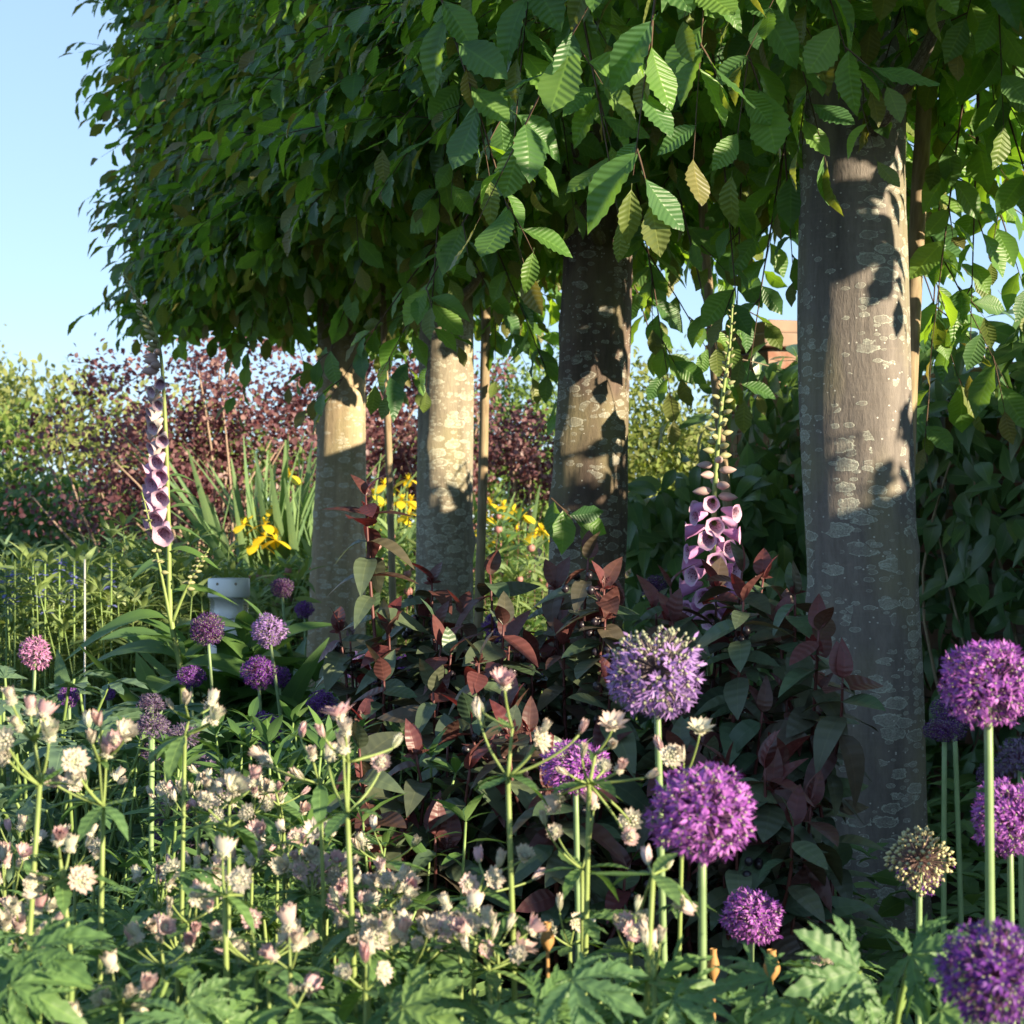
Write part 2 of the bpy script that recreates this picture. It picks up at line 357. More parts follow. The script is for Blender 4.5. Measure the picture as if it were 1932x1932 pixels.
def bark_mat(name, c1, c2, lich, dens, seed):
    k = NT(name); uv = k.n('UVMap'); v = uv.outputs[0]
    fine = k.noise(k.map(v, (95, 26, 1), (seed, 0, 0)), 1, 5, .7)
    mid = k.noise(k.map(v, (22, 2.2, 1), (seed, 3, 0)), 1, 3)
    big = k.noise(k.map(v, (6, 3, 1), (seed, 9, 0)), 1, 2)
    cross = k.noise(k.map(v, (14, 130, 1), (seed, 1, 0)), 1, 2)
    c = k.mix(k.ramp(mid.outputs['Fac'], [(.3, 0.), (.7, 1.)]), c1, c2)
    c = k.mix(k.math('MULTIPLY', k.ramp(fine.outputs['Fac'], [(.36, 1.), (.60, 0.)]), .36), c, k.mix(1.0, c, (.45, .43, .42), 'MULTIPLY'))
    c = k.mix(k.math('MULTIPLY', k.ramp(cross.outputs['Fac'], [(.55, 0.), (.75, 1.)]), .3), c, k.mix(1.0, c, (1.5, 1.45, 1.35), 'MULTIPLY'))
    c = k.mix(k.ramp(big.outputs['Fac'], [(.48, 0.), (.7, .55)]), c, (.26, .24, .13))
    h = k.math('ADD', k.math('MULTIPLY', fine.outputs['Fac'], .9), k.math('MULTIPLY', mid.outputs['Fac'], .8))
    wob = k.noise(k.map(v, (70, 110, 1), (0, seed, 0)), 1, 3, .6); patch = k.noise(k.map(v, (7, 3.5, 1), (seed, seed, 0)), 1, 2)
    for sc_, thr, rr, off in ((13, dens, .46, 0.), (30, dens*.6, .40, 4.7)):
        vo = k.n('TexVoronoi', feature='F1', distance='EUCLIDEAN', voronoi_dimensions='2D')
        dv = k.n('VectorMath', operation='ADD'); k.l(k.map(v, (sc_, sc_*2.2, 1), (seed+off, off, 0)), dv.inputs[0])
        dn = k.n('VectorMath', operation='SCALE'); dn.inputs['Scale'].default_value = .36
        ds = k.n('VectorMath', operation='SUBTRACT'); k.l(wob.outputs['Color'], ds.inputs[0]); ds.inputs[1].default_value = (.5, .5, .5)
        k.l(ds.outputs[0], dn.inputs[0]); k.l(dn.outputs[0], dv.inputs[1]); k.l(dv.outputs[0], vo.inputs['Vector'])
        vo.inputs['Scale'].default_value = 1
        sx = k.n('SeparateXYZ'); k.l(vo.outputs['Color'], sx.inputs[0])
        rad = k.math('MULTIPLY', k.math('ADD', k.math('MULTIPLY', sx.outputs[1], .65), .35), rr)
        on = k.math('LESS_THAN', sx.outputs[0], k.math('MULTIPLY', thr, k.ramp(patch.outputs['Fac'], [(.38, .15), (.6, 1.5)])))
        d = k.math('DIVIDE', vo.outputs['Distance'], rad)
        inside = k.math('MULTIPLY', k.ramp(d, [(.93, 1.), (1.0, 0.)]), on)
        ring = k.math('MULTIPLY', k.ramp(d, [(.80, 0.), (.9, 1.), (.99, 1.), (1.0, 0.)]), on)
        mott = k.noise(k.map(v, (210, 260, 1)), 1, 2, .7)
        fillf = k.math('MULTIPLY', inside, k.math('MULTIPLY', k.ramp(mott.outputs['Fac'], [(.38, .25), (.62, 1.)]), k.math('ADD', k.math('MULTIPLY', sx.outputs[2], .5), .2)))
        c = k.mix(fillf, c, lich); c = k.mix(k.math('MULTIPLY', ring, .62), c, tuple(min(x*1.15, .8) for x in lich))
        h = k.math('ADD', h, k.math('MULTIPLY', inside, .35))
    dots = k.n('TexVoronoi', voronoi_dimensions='2D'); k.l(k.map(v, (120, 150, 1)), dots.inputs['Vector']); dots.inputs['Scale'].default_value = 1
    dsx = k.n('SeparateXYZ'); k.l(dots.outputs['Color'], dsx.inputs[0])
    dm = k.math('MULTIPLY', k.math('LESS_THAN', dots.outputs['Distance'], .25), k.math('LESS_THAN', dsx.outputs[0], .03))
    c = k.mix(k.math('MULTIPLY', dm, .8), c, (.6, .6, .55))
    st = k.noise(k.map(v, (30, 1.2, 1), (seed, 5, 0)), 1, 3); c = k.mix(k.ramp(st.outputs['Fac'], [(.5, 0.), (.7, .28)]), c, k.mix(1.0, c, (.5, .5, .52), 'MULTIPLY'))
    return k.bsdf(c, .85, .2, h, .5, .006)
def wood_mat():
    k = NT('stake_wood'); uv = k.n('UVMap'); nz = k.noise(k.map(uv.outputs[0], (9, 3, 1)), 1, 4)
    nz2 = k.noise(k.map(uv.outputs[0], (3, 1.1, 1)), 1, 2)
    c = k.ramp(nz.outputs['Fac'], [(.3, (.16, .115, .07)), (.7, (.36, .28, .18))])
    c = k.mix(k.ramp(nz2.outputs['Fac'], [(.45, 0.), (.7, .7)]), c, (.23, .22, .12))
    return k.bsdf(c, .75, .2, nz.outputs['Fac'], .4, .002)
M_wood = wood_mat()
def brick_mat():
    k = NT('brick'); r = k.rnd(); g = k.n('NewGeometry'); nz = k.noise(g.outputs['Position'], 70, 4); n2 = k.noise(g.outputs['Position'], 14, 3)
    c = k.ramp(r, [(0, (.24, .12, .085)), (.3, (.29, .155, .115)), (.6, (.34, .20, .15)), (.85, (.20, .11, .085)), (1, (.36, .25, .19))])
    c = k.mix(k.ramp(n2.outputs['Fac'], [(.5, 0.), (.75, .6)]), c, (.42, .36, .3)); c = k.mix(k.math('MULTIPLY', nz.outputs['Fac'], .5), c, k.mix(1.0, c, (.6, .58, .56), 'MULTIPLY'))
    return k.bsdf(c, .9, .15, nz.outputs['Fac'], .6, .0030)
M_brick = brick_mat()
M_mortar = simple('mortar', (.34, .30, .24), .95, .1, 0, .3, 40, 0, .5)
M_coping = simple('stone_coping', (.27, .19, .145), .9, .15, 0, .35, 12, 0, .5)
def foxbell_mat(name, a, b, inner=False):
    k = NT(name); oi = k.n('ObjectInfo'); uv = k.n('UVMap'); sp = k.n('SeparateXYZ'); k.l(uv.outputs[0], sp.inputs[0])
    c = k.mix(oi.outputs['Random'], a, b)
    c = k.mix(k.ramp(sp.outputs[1], [(.0, .5), (.4, 0.), (.85, 0.), (1., .35)]), c, (.72, .60, .66))
    if inner:
        vo = k.n('TexVoronoi', voronoi_dimensions='2D'); k.l(k.map(uv.outputs[0], (14, 9, 1)), vo.inputs['Vector']); vo.inputs['Scale'].default_value = 1
        s = k.math('MULTIPLY', k.math('LESS_THAN', vo.outputs['Distance'], .24), k.math('LESS_THAN', sp.outputs[1], .8))
        c = k.mix(k.math('MULTIPLY', s, .8), c, (.17, .03, .07))
    return k.bsdf(c, .5, .3, None, 0, 0, .3, c)
M_foxo = foxbell_mat('foxglove_bell', (.62, .28, .60), (.68, .38, .64))
M_foxi = foxbell_mat('foxglove_throat', (.60, .40, .54), (.66, .48, .58), True)
M_foxm = foxbell_mat('foxglove_light_bell', (.64, .38, .60), (.68, .46, .62))
M_foxp = foxbell_mat('foxglove_pale_bell', (.62, .52, .56), (.66, .60, .54))
M_foxbud = simple('foxglove_bud', (.36, .36, .19), .5, .35, .2)
M_foxbudp = simple('foxglove_pink_bud', (.50, .36, .34), .5, .35, .2)

def glass_mat():
    k = NT('clear_lens'); gl = k.n('BsdfGlass'); gl.inputs['Roughness'].default_value = .05; gl.inputs['IOR'].default_value = 1.3
    tr = k.n('BsdfTransparent'); mx = k.n('MixShader'); mx.inputs[0].default_value = .5
    k.l(gl.outputs[0], mx.inputs[1]); k.l(tr.outputs[0], mx.inputs[2]); k.l(mx.outputs[0], k.out.inputs[0]); return k.m
M_glass = glass_mat()

# ------------------------------------------------------------------ ground
def ground():
    g = Geo(); xs = np.concatenate([[-900, -200, -60, -20], np.linspace(-8, 8, 60), [20, 60, 200, 900]])
    ys = np.concatenate([[-300, -60, -10], np.linspace(-2, 18, 70), [30, 60, 150, 400, 1500]])
    X, Y = np.meshgrid(xs, ys); Z = .02*np.sin(X*5+Y*3)+.015*np.sin(X*11-Y*9)-.035
    V = np.stack([X, Y, Z], -1).reshape(-1, 3); n = len(xs); i, j = np.meshgrid(np.arange(len(ys)-1), np.arange(n-1), indexing='ij')
    F = np.stack([i*n+j, i*n+j+1, (i+1)*n+j+1, (i+1)*n+j], -1).reshape(-1, 4)
    g.add(V, F); setting('ground', g.mesh('ground', M_soil))
ground()

# ------------------------------------------------------------------ hornbeam row
ROW_D = norm(np.array([-.337, 1, 0])); ROW_N = np.array([ROW_D[1], -ROW_D[0], 0])      # along the row (away), to the right
T_horn_lo = leaf_tpl(6, .28, .45, .32, .2, 1, .03, .12, .55)
H_HI = [leaf_tpl(14, w, pk, f, c, 2, .012, .12, .55, wave=wv) for w, f, c, pk, wv in ((.29, .25, .2, .44, .0), (.24, .45, .4, .4, .015), (.30, .12, -.12, .5, .02))]
ME_HORN = []
for t in H_HI:
    for mm in (M_horn, M_young):
        g = Geo(); g.add(*t); pv, pf, pu = tube([[0, -.12, .01], [0, 0, 0]], [.008, .008], 4, False); g.add(pv, pf, pu); ME_HORN.append(g.mesh('hornbeam_leaf', mm))

def trunk_mesh(ctrl, seed, mat, top):
    ctrl = sorted(ctrl, key=lambda c: c[0][2])
    P = np.array([c[0] for c in ctrl]); R = np.array([c[1] for c in ctrl])
    z = np.linspace(-.03, top, 90); x = np.interp(z, P[:, 2], P[:, 0]); y = np.interp(z, P[:, 2], P[:, 1]); r = np.interp(z, P[:, 2], R)
    ker = np.ones(9)/9
    x, y, r = (np.convolve(np.pad(a, 4, 'edge'), ker, 'valid') for a in (x, y, r))
    r = r+.030*np.exp(-np.maximum(z, 0)/.07)
    k = 40; a = np.arange(k+1)*2*PI/k-PI/2+PI
    rs = np.random.default_rng(seed); ph = rs.random(8)*6.3
    A, ZZ = np.meshgrid(a, z)
    rr = r[:, None]*(1+.03*np.sin(3*A+ZZ*1.6+ph[0])+.022*np.sin(5*A-ZZ*2+ph[1])+.014*np.sin(2*A+ZZ*7+ph[2])+.006*np.sin(9*A+ZZ*14+ph[3])+.006*np.sin(13*A+ph[4]))
    for q in range(7):
        za, aa, am = rs.uniform(.5, 1.7), rs.uniform(0, 6.28), rs.uniform(.006, .018)
        da = np.angle(np.exp(1j*(A-aa))); rr += am*np.exp(-(da/.3)**2-((ZZ-za)/.035)**2)
    V = np.stack([x[:, None]+rr*np.cos(A), y[:, None]+rr*np.sin(A), ZZ], -1).reshape(-1, 3)
    n = k+1; i, j = np.meshgrid(np.arange(len(z)-1), np.arange(k), indexing='ij')
    F = np.stack([i*n+j, i*n+j+1, (i+1)*n+j+1, (i+1)*n+j], -1).reshape(-1, 4)
    UV = np.stack([(A-PI/2)*.12, ZZ], -1).reshape(-1, 2)
    return V, F, UV

def canopy_twigs(c, s0, s1, zbot, seed, far_end=False, dens=1.0, near_cut=None):
    """twig roots and directions over the clipped box of one tree"""
    rs = np.random.default_rng(seed); O = []; D = []; NN = []; Lh = []
    hw, ztop = .70, 3.75
    def put(n, fs, fw, fz, nrm, spread, droop, depth, ln):
        s = fs(n); w = fw(n); z = fz(n); p = c+s[:, None]*ROW_D+w[:, None]*ROW_N; p[:, 2] = z
        nr = nrm[0]*ROW_D+nrm[1]*ROW_N+np.array([0, 0, nrm[2]])
        p = p-nr*rs.uniform(0, depth, n)[:, None]+rs.normal(0, .025, (n, 3))
        d = norm(nr*rs.uniform(.5, 1.1, n)[:, None]+rs.normal(0, spread, (n, 3))+np.array([0, 0, -1])*rs.uniform(droop*.4, droop*1.4, n)[:, None])
        O.append(p); D.append(d); NN.append(np.tile(nr, (n, 1))); Lh.append(rs.uniform(*ln, n))
    U = lambda a, b: (lambda n: rs.uniform(a, b, n))
    Zc = c[1]; ztf = CAM_H+997/FPX*(Zc+.9)+.1         # top of the frame here
    L = s1-s0; zv = max(min(ztf, ztop), zbot+.25)
    put(int(150*L*(zv-zbot)*dens), U(s0, s1), lambda n: -hw+rs.uniform(-.05, .03, n), U(zbot+.02, zv), (0, -1, .05), .33, .35, .22, (.16, .34))
    put(int(45*L*max(ztop-zv, 0)*dens), U(s0, s1), lambda n: np.full(n, -hw), U(zv, ztop), (0, -1, .1), .33, .3, .25, (.2, .34))
    put(int(45*L*hw*2*dens*1.7), U(s0, s1), U(-hw, hw), lambda n: zbot+rs.uniform(.0, .12, n), (0, 0, -.6), .65, .25, .3, (.14, .30))
    put(int(44*L*(zv-1.79)*dens), U(s0, s1), lambda n: np.full(n, hw*.92), U(1.79, zv), (0, 1, .05), .4, .3, .3, (.16, .3))
    put(int(34*L*max(ztop-zv, 0)*dens), U(s0, s1), lambda n: np.full(n, hw*.92), U(zv, ztop), (0, 1, .05), .4, .3, .3, (.2, .3))
    put(int(40*L*hw*2*dens), U(s0, s1), U(-hw, hw), U(ztop-.1, ztop), (0, 0, 1), .5, 0, .2, (.2, .3))
    put(int(55*L*hw*2*(zv-zbot)*dens), U(s0, s1), U(-hw*.8, hw*.7), U(zbot+.15, zv), (0, -.5, .2), .8, .3, .1, (.2, .3))
    if far_end:
        put(int(110*hw*2*(zv-zbot)), lambda n: np.full(n, s1), U(-hw, hw), U(zbot, zv), (1, 0, .1), .4, .3, .2, (.16, .3))
    O, D, NN, Lh = map(np.concatenate, (O, D, NN, Lh))
    # long whippy shoots on the open face
    n = int(10*L*(zv-zbot))
    s = rs.uniform(s0, s1, n); z = rs.uniform(zbot+.05, zv, n); p = c+s[:, None]*ROW_D-(hw+.05)*ROW_N; p[:, 2] = z
    O = np.vstack([O, p]); D = np.vstack([D, norm(-ROW_N+rs.normal(0, .28, (n, 3))+np.array([0, 0, -.12]))]); NN = np.vstack([NN, np.tile(-ROW_N, (n, 1))]); Lh = np.concatenate([Lh, rs.uniform(.3, .42, n)])
    if near_cut is not None:
        k = (O[:, 1] > near_cut); O, D, NN, Lh = O[k], D[k], NN[k], Lh[k]
    return O, D, NN, Lh, rs

def leaves_on(O, D, NN, Lh, rs, K=8, big=1.0):
    n = len(O); t = np.linspace(.12, 1, K)[None]+rs.uniform(-.05, .05, (n, K))
    sag = np.array([0, 0, -1.])
    P = O[:, None]+D[:, None]*(Lh[:, None]*t)[..., None]+sag*(.16*Lh[:, None]*t**2)[..., None]
    tang = norm(D[:, None]+sag*(.32*t)[..., None])
    side = norm(np.cross(tang, norm(NN+np.array([0, 0, .9]))[:, None]+rs.normal(0, .2, (n, 1, 3))))
    sg = np.where(np.arange(K) % 2 == 0, 1., -1.)[None, :, None]
    sg = np.broadcast_to(sg, side.shape).copy(); sg[:, -1] = 0
    LD = norm(tang*rs.uniform(.5, .9, (n, K, 1))+side*sg*.75+sag*rs.uniform(0., .58, (n, K, 1))+rs.normal(0, .2, (n, K, 3)))
    LN = norm(NN[:, None]*.72+np.array([0, 0, .68])+rs.normal(0, .38, (n, K, 3)))
    S = rs.uniform(.078, .130, (n, K))*(1.05-.38*np.clip(t, 0, 1)**2)*big
    return P.reshape(-1, 3), LD.reshape(-1, 3), LN.reshape(-1, 3), S.ravel(), (t.ravel() > .93)

def hornbeam(k, c, ctrl, bark, label, s0, s1, zbot, extra, far_end=False, near_cut=None, dens=1.0):
    o = thing('hornbeam_tree', label, 'tree', (c[0], c[1], 0), 'pleached hornbeams in a row')
    loc = np.array([c[0], c[1], 0.])
    g = Geo(); V, F, UV = trunk_mesh(ctrl, 30+k, bark, 3.3); g.add(V-loc, F, UV); tr = part('trunk', g.mesh('trunk', bark), o)
    # limbs trained along the row, in the leaf box
    rs = np.random.default_rng(70+k); topc = np.array([np.interp(2.2, *zip(*[(q[0][2], q[0][0]) for q in sorted(ctrl, key=lambda q: q[0][2])])), c[1], 0])
    for q in range(7):
        z = 1.74+q*.24; sgn = 1 if q % 2 else -1
        e = ROW_D*sgn*rs.uniform(.5, .72)+ROW_N*rs.uniform(-.35, .35)
        b = np.array([topc[0], topc[1], z]); P = bez(b, b+e*.5+np.array([0, 0, -.02]), b+e+np.array([0, 0, .16]), 7)
        lb = Geo(); lb.add(*[x if i else x-loc for i, x in enumerate(tube(P, np.linspace(.026, .008, 7), 7))]); part('limb', lb.mesh('limb', bark), o)
    O, D, NN, Lh, rs = canopy_twigs(c, s0, s1, zbot, 100+k, far_end, dens, near_cut)
    for (u, v, Z, ln, dx, dy, dz) in extra:
        a = W(u, v, Z); d = norm(np.array([dx+rs.normal(0, .3), dy+rs.normal(0, .25), dz])); up = max(zbot+.06-a[2], 0)/abs(d[2]) if v < 800 else 0; a = a-d*up; ln += up
        for fr in np.arange(.3, .95, .15/ln):
            sdv = norm(d+np.array([rs.normal(0, .6), rs.normal(0, .5), rs.uniform(-.2, .5)])); O = np.vstack([O, a+d*ln*fr+np.array([0, 0, -.16*ln*fr**2])]); D = np.vstack([D, sdv]); NN = np.vstack([NN, norm(np.array([-.3, -1, .1]))]); Lh = np.append(Lh, rs.uniform(.06, .13))
        O = np.vstack([O, a]); D = np.vstack([D, d]); NN = np.vstack([NN, norm(np.array([-.3, -1, .1]))]); Lh = np.append(Lh, ln)
    # twigs
    tw = Geo(); n = len(O); T3 = np.linspace(0, 1, 4)
    for i in range(n):
        P = O[i]+D[i]*(Lh[i]*T3)[:, None]+np.array([0, 0, -.16])*(Lh[i]*T3**2)[:, None]
        th = 1.5 if Lh[i] > .45 else 1.; v_, f_, u_ = tube(P-loc, [.0022*th, .0019*th, .0014*th, .0006], 3, False); tw.add(v_, f_, u_)
    part('twigs', tw.mesh('twigs', M_twig), o, kind='stuff')
    short = Lh < .135; P, LD, LN, S, tip = [np.concatenate(x) for x in zip(leaves_on(O[~short], D[~short], NN[~short], Lh[~short], rs, 8, 1.13 if k < 3 else 1.), leaves_on(O[short], D[short], NN[short], Lh[short], rs, 3))] if short.any() else leaves_on(O, D, NN, Lh, rs)
    if near_cut is not None:
        kk = P[:, 1] > near_cut-.1; P, LD, LN, S, tip = P[kk], LD[kk], LN[kk], S[kk], tip[kk]
    u, v = proj(P+LD*S[:, None]*.5); inf = (u > -40) & (u < 1972) & (v > -40) & (v < 1300)
    off = (P-c)@ROW_N
    score = np.where(inf, S/P[:, 1]*(1+.9*np.clip(-off, 0, 1)), -1)
    pick = np.argsort(-score)[:300]; pick = pick[score[pick] > 0]
    M = frames(LD, LN)
    for i in pick:
        me = ME_HORN[(i % 3)*2+(1 if tip[i] else 0)]
        part('leaf', me, o, M[i], P[i]-loc, S[i])
    rest = np.ones(len(P), bool); rest[pick] = False
    lg = Geo(); a = rest & ~tip; lg.inst(T_horn_lo, M[a], P[a]-loc, S[a]); b = rest & tip; lg.inst(T_horn_lo, M[b], P[b]-loc, S[b], m=1)
    part('foliage', lg.mesh('foliage', [M_horn, M_young]), o, kind='stuff')
    return o, tr

def tc(lst, Z): return [(W(u, v, Z), w/2/FPX*Z) for u, v, w in lst]
TZ = [8.48, 6.98, 5.49, 4.0, 2.5]
CT = [np.array([.731-.337*(Z-4), Z, 0]) for Z in TZ]
B1 = bark_mat('bark_pale', (.30, .235, .155), (.42, .34, .22), (.55, .54, .46), .45, 1.)
B2 = bark_mat('bark_lichened', (.20, .175, .135), (.30, .265, .20), (.50, .51, .42), .95, 2.6)
B3 = bark_mat('bark_dark', (.085, .065, .055), (.155, .115, .092), (.38, .39, .34), .62, 5.1)
B4 = bark_mat('bark_grey', (.145, .13, .122), (.24, .215, .195), (.42, .45, .39), .75, 8.3)
ctrls = [
    tc([(628, 1378, 122), (632, 1250, 112), (638, 1050, 102), (645, 850, 92), (646, 650, 90), (646, 100, 80)], TZ[0]),
    tc([(836, 1460, 116), (838, 1150, 108), (839, 900, 107), (842, 650, 100), (844, 0, 90)], TZ[1]),
    tc([(1092, 1586, 142), (1098, 1250, 138), (1107, 1000, 145), (1115, 800, 139), (1125, 600, 133), (1131, 450, 128), (1140, -300, 118)], TZ[2]),
    tc([(1645, 1806, 207), (1643, 1700, 204), (1632, 1200, 208), (1618, 900, 209), (1612, 600, 207), (1612, 300, 200), (1618, 0, 188), (1625, -900, 170)], TZ[3]),
    [(np.array([1.236, 2.5, 0.]), .12), (np.array([1.236, 2.5, 3.3]), .1)],
]
labels = [
    'hornbeam at the far end of the row, slim pale trunk behind the round alliums',
    'hornbeam with trunk crusted all over in pale lichen, standing between the two long stakes',
    'hornbeam with dark brown knotted trunk between the foxglove spike and a stake',
    'hornbeam with the thickest grey trunk, ringed with lichen spots, beside the leafy wall',
    'hornbeam of which only large drooping leaves show, its trunk out of sight',
]
ex = {
 0: [(470, 640, 7.6, .22, -.3, 0, -1), (560, 620, 7.5, .2, .2, 0, -1), (700, 610, 8.2, .2, .3, 0, -1)],
 1: [(740, 545, 5.6, .34, -.35, -.1, -1), (660, 540, 6.0, .3, -.35, 0, -1), (790, 560, 6.4, .22, .2, 0, -1), (935, 560, 6.6, .2, .1, 0, -1)],
 2: [(870, 400, 4.4, .36, -.3, -.1, -1), (820, 480, 4.8, .26, -.2, 0, -1), (985, 560, 5.6, .30, .2, 0, -1), (945, 560, 5.8, .16, .4, 0, -1), (1225, 470, 5.0, .36, .1, 0, -1), (1255, 500, 5.2, .30, .1, 0, -1), (1205, 540, 5.6, .26, .1, 0, -1), (1040, 940, 5.0, .13, .6, -.2, -.6)],
 3: [(1300, 420, 4.6, .30, .1, 0, -1), (1395, 420, 4.6, .24, .1, 0, -1), (1432, 520, 4.3, .16, .0, 0, -1),
     (1760, 420, 4.4, .34, .1, 0, -1), (1800, 300, 4.2, .36, .2, 0, -1), (1840, 330, 4.3, .34, .1, 0, -1), (1742, 480, 4.6, .26, .05, 0, -1), (1880, 360, 4.5, .22, .1, 0, -1), (1900, 200, 4.0, .30, .2, 0, -1), (1760, 560, 4.5, .2, -.1, 0, -1), (1720, 380, 4.7, .32, .2, 0, -1), (1370, 330, 4.2, .3, -.2, 0, -1), (1480, 250, 4.0, .26, -.1, 0, -1)],
 4: [(860, 60, 3.2, .34, .05, 0, -1), (1060, 60, 3.0, .26, -.3, 0, -1), (1240, -60, 2.7, .22, .1, 0, -1), (1120, 110, 3.2, .2, .1, 0, -1), (1560, -40, 3.0, .22, .1, 0, -1), (1500, 60, 3.3, .2, 0, 0, -1), (990, 40, 3.2, .24, -.3, 0, -1), (1330, -40, 2.9, .24, 0, 0, -1), (1430, -30, 3.0, .22, .2, 0, -1)],
}
for i in range(5):
    hornbeam(i, CT[i], ctrls[i], [B1, B2, B3, B4, B4][i], labels[i], -.80 if i < 4 else -.2, .80, [1.94, 1.91, 1.90, 1.92, 1.90][i], ex[i], i == 0, 2.75 if i == 4 else None, 1.0 if i < 4 else 1.1)

# stakes
def stake(pts, r, label):
    P = [W(*p) for p in pts]; b = P[0]; d = (P[0]-P[1])/max(abs(P[0][2]-P[1][2]), 1e-3)
    P = [b+d*b[2]+np.array([0, 0, -.03])]+P
    loc = np.array([P[0][0], P[0][1], 0]); P = smooth_path(np.array(P)-loc, 24)
    rr = r*(1+.03*np.sin(np.arange(24)*1.7)); g = Geo(); g.add(*tube(P, rr, 12, True, 4.0)); return solo('garden_stake', g.mesh('garden_stake', M_wood), label, 'stake', loc, 'round timber stakes along the hornbeams')
stake([(743, 1230, 7.7), (735, 900, 7.7), (725, 640, 7.7), (716, 380, 7.7)], .0145, 'round timber stake between the pale trunk and the lichen-crusted trunk')
stake([(902, 1210, 6.6), (911, 900, 6.6), (916, 640, 6.6), (921, 330, 6.6)], .0165, 'round timber stake between the lichen-crusted trunk and the dark knotted trunk')
stake([(1395, 1180, 5.0), (1352, 740, 5.0), (1332, 480, 5.0), (1318, 250, 5.0)], .0125, 'slim dark stake leaning behind the pink foxglove')
stake([(1700, 1200, 4.3), (1722, 590, 4.3), (1741, 250, 4.3), (1757, -60, 4.3)], .019, 'brown stake standing close behind the thickest trunk')

# ------------------------------------------------------------------ brick wall and clematis
WALL0 = np.array([.973, 7.0, 0]); WLEN = 7.15
def wall_pt(s, off, z): return WALL0-ROW_D*s+ROW_N*off+np.array([0, 0, z])    # s runs towards the camera
def brick_wall():
    o = thing('brick_wall', 'old red brick wall with a square end pier and stone cap, half hidden by climbers', 'wall', WALL0)
    R = np.stack([ROW_N, ROW_D, np.array([0, 0, 1.])], -1)      # local x right, y away
    Hc = 1.34
    core = Geo(); core.add(*box((.008, -WLEN, -.05), (.207, 0, Hc))); core.add(*box((-.005, .012, -.05), (.495, .43, 1.58)))
    part('mortar_bed', core.mesh('mortar_bed', M_mortar), o, R, (0, 0, 0))
    bs = [None]*3
    for i in range(3):
        v, f = box((0, 0, 0), (.215, .10, .065)); v = v+np.random.default_rng(i).normal(0, .0018, v.shape); g = Geo(); g.add(v, f); bs[i] = g.mesh('brick', M_brick, False)
    rs = random.Random(4); n = 0
    # pier, bricks on the front and left faces
    for cidx in range(21):
        z = cidx*.075
        if z+.065 > 1.6: break
        for j in range(3):
            x0 = -.02+j*.222-(0.111 if cidx % 2 else 0)
            xa = max(x0, -.02); xb = min(x0+.215, .51)
            if xb-xa > .03: part('brick', rs.choice(bs), o, R, R@np.array([xa, rs.uniform(-.002, .002), z+.004]), ((xb-xa)/.215, 1, 1))
        for j in range(2):
            part('brick', rs.choice(bs), o, R@rotz(PI/2), R@np.array([.08+rs.uniform(-.002, .002), .108+j*.166, z+.004]), (.155/.215, 1, 1))
    # wall, bricks for the first metres from the pier
    for cidx in range(17):
        z = cidx*.075
        for j in range(5):
            y = -.24-j*.225-(.11 if cidx % 2 else 0)
            part('brick', rs.choice(bs), o, R@rotz(PI/2), R@np.array([.10+rs.uniform(-.002, .002), y, z+.004]))
    g = Geo()
    for cidx in range(17):
        for j in range(25):
            y = -1.4-j*.225-(.11 if cidx % 2 else 0)
            v, f = box((0, y, cidx*.075+.004), (.1, y+.215, cidx*.075+.069)); g.add(v, f, r=rs.random())
    part('brickwork', g.mesh('brickwork', M_brick, False), o, R, (0, 0, 0), kind='stuff')
    def slab(lo, hi):
        v, f = box(lo, hi); h = Geo(); h.add(v, f); ob = part('coping_stone', h.mesh('coping_stone', M_coping, False), o, R, (0, 0, 0))
        b = ob.modifiers.new('b', 'BEVEL'); b.width = .008; b.segments = 2
    slab((-.06, -.045, 1.582), (.55, .49, 1.635)); slab((-.03, -.015, 1.637), (.52, .46, 1.685))
    for j in range(11): slab((-.03, -.045-(j+1)*.62+.006, Hc+.002), (.245, -.045-j*.62, Hc+.055))
brick_wall()

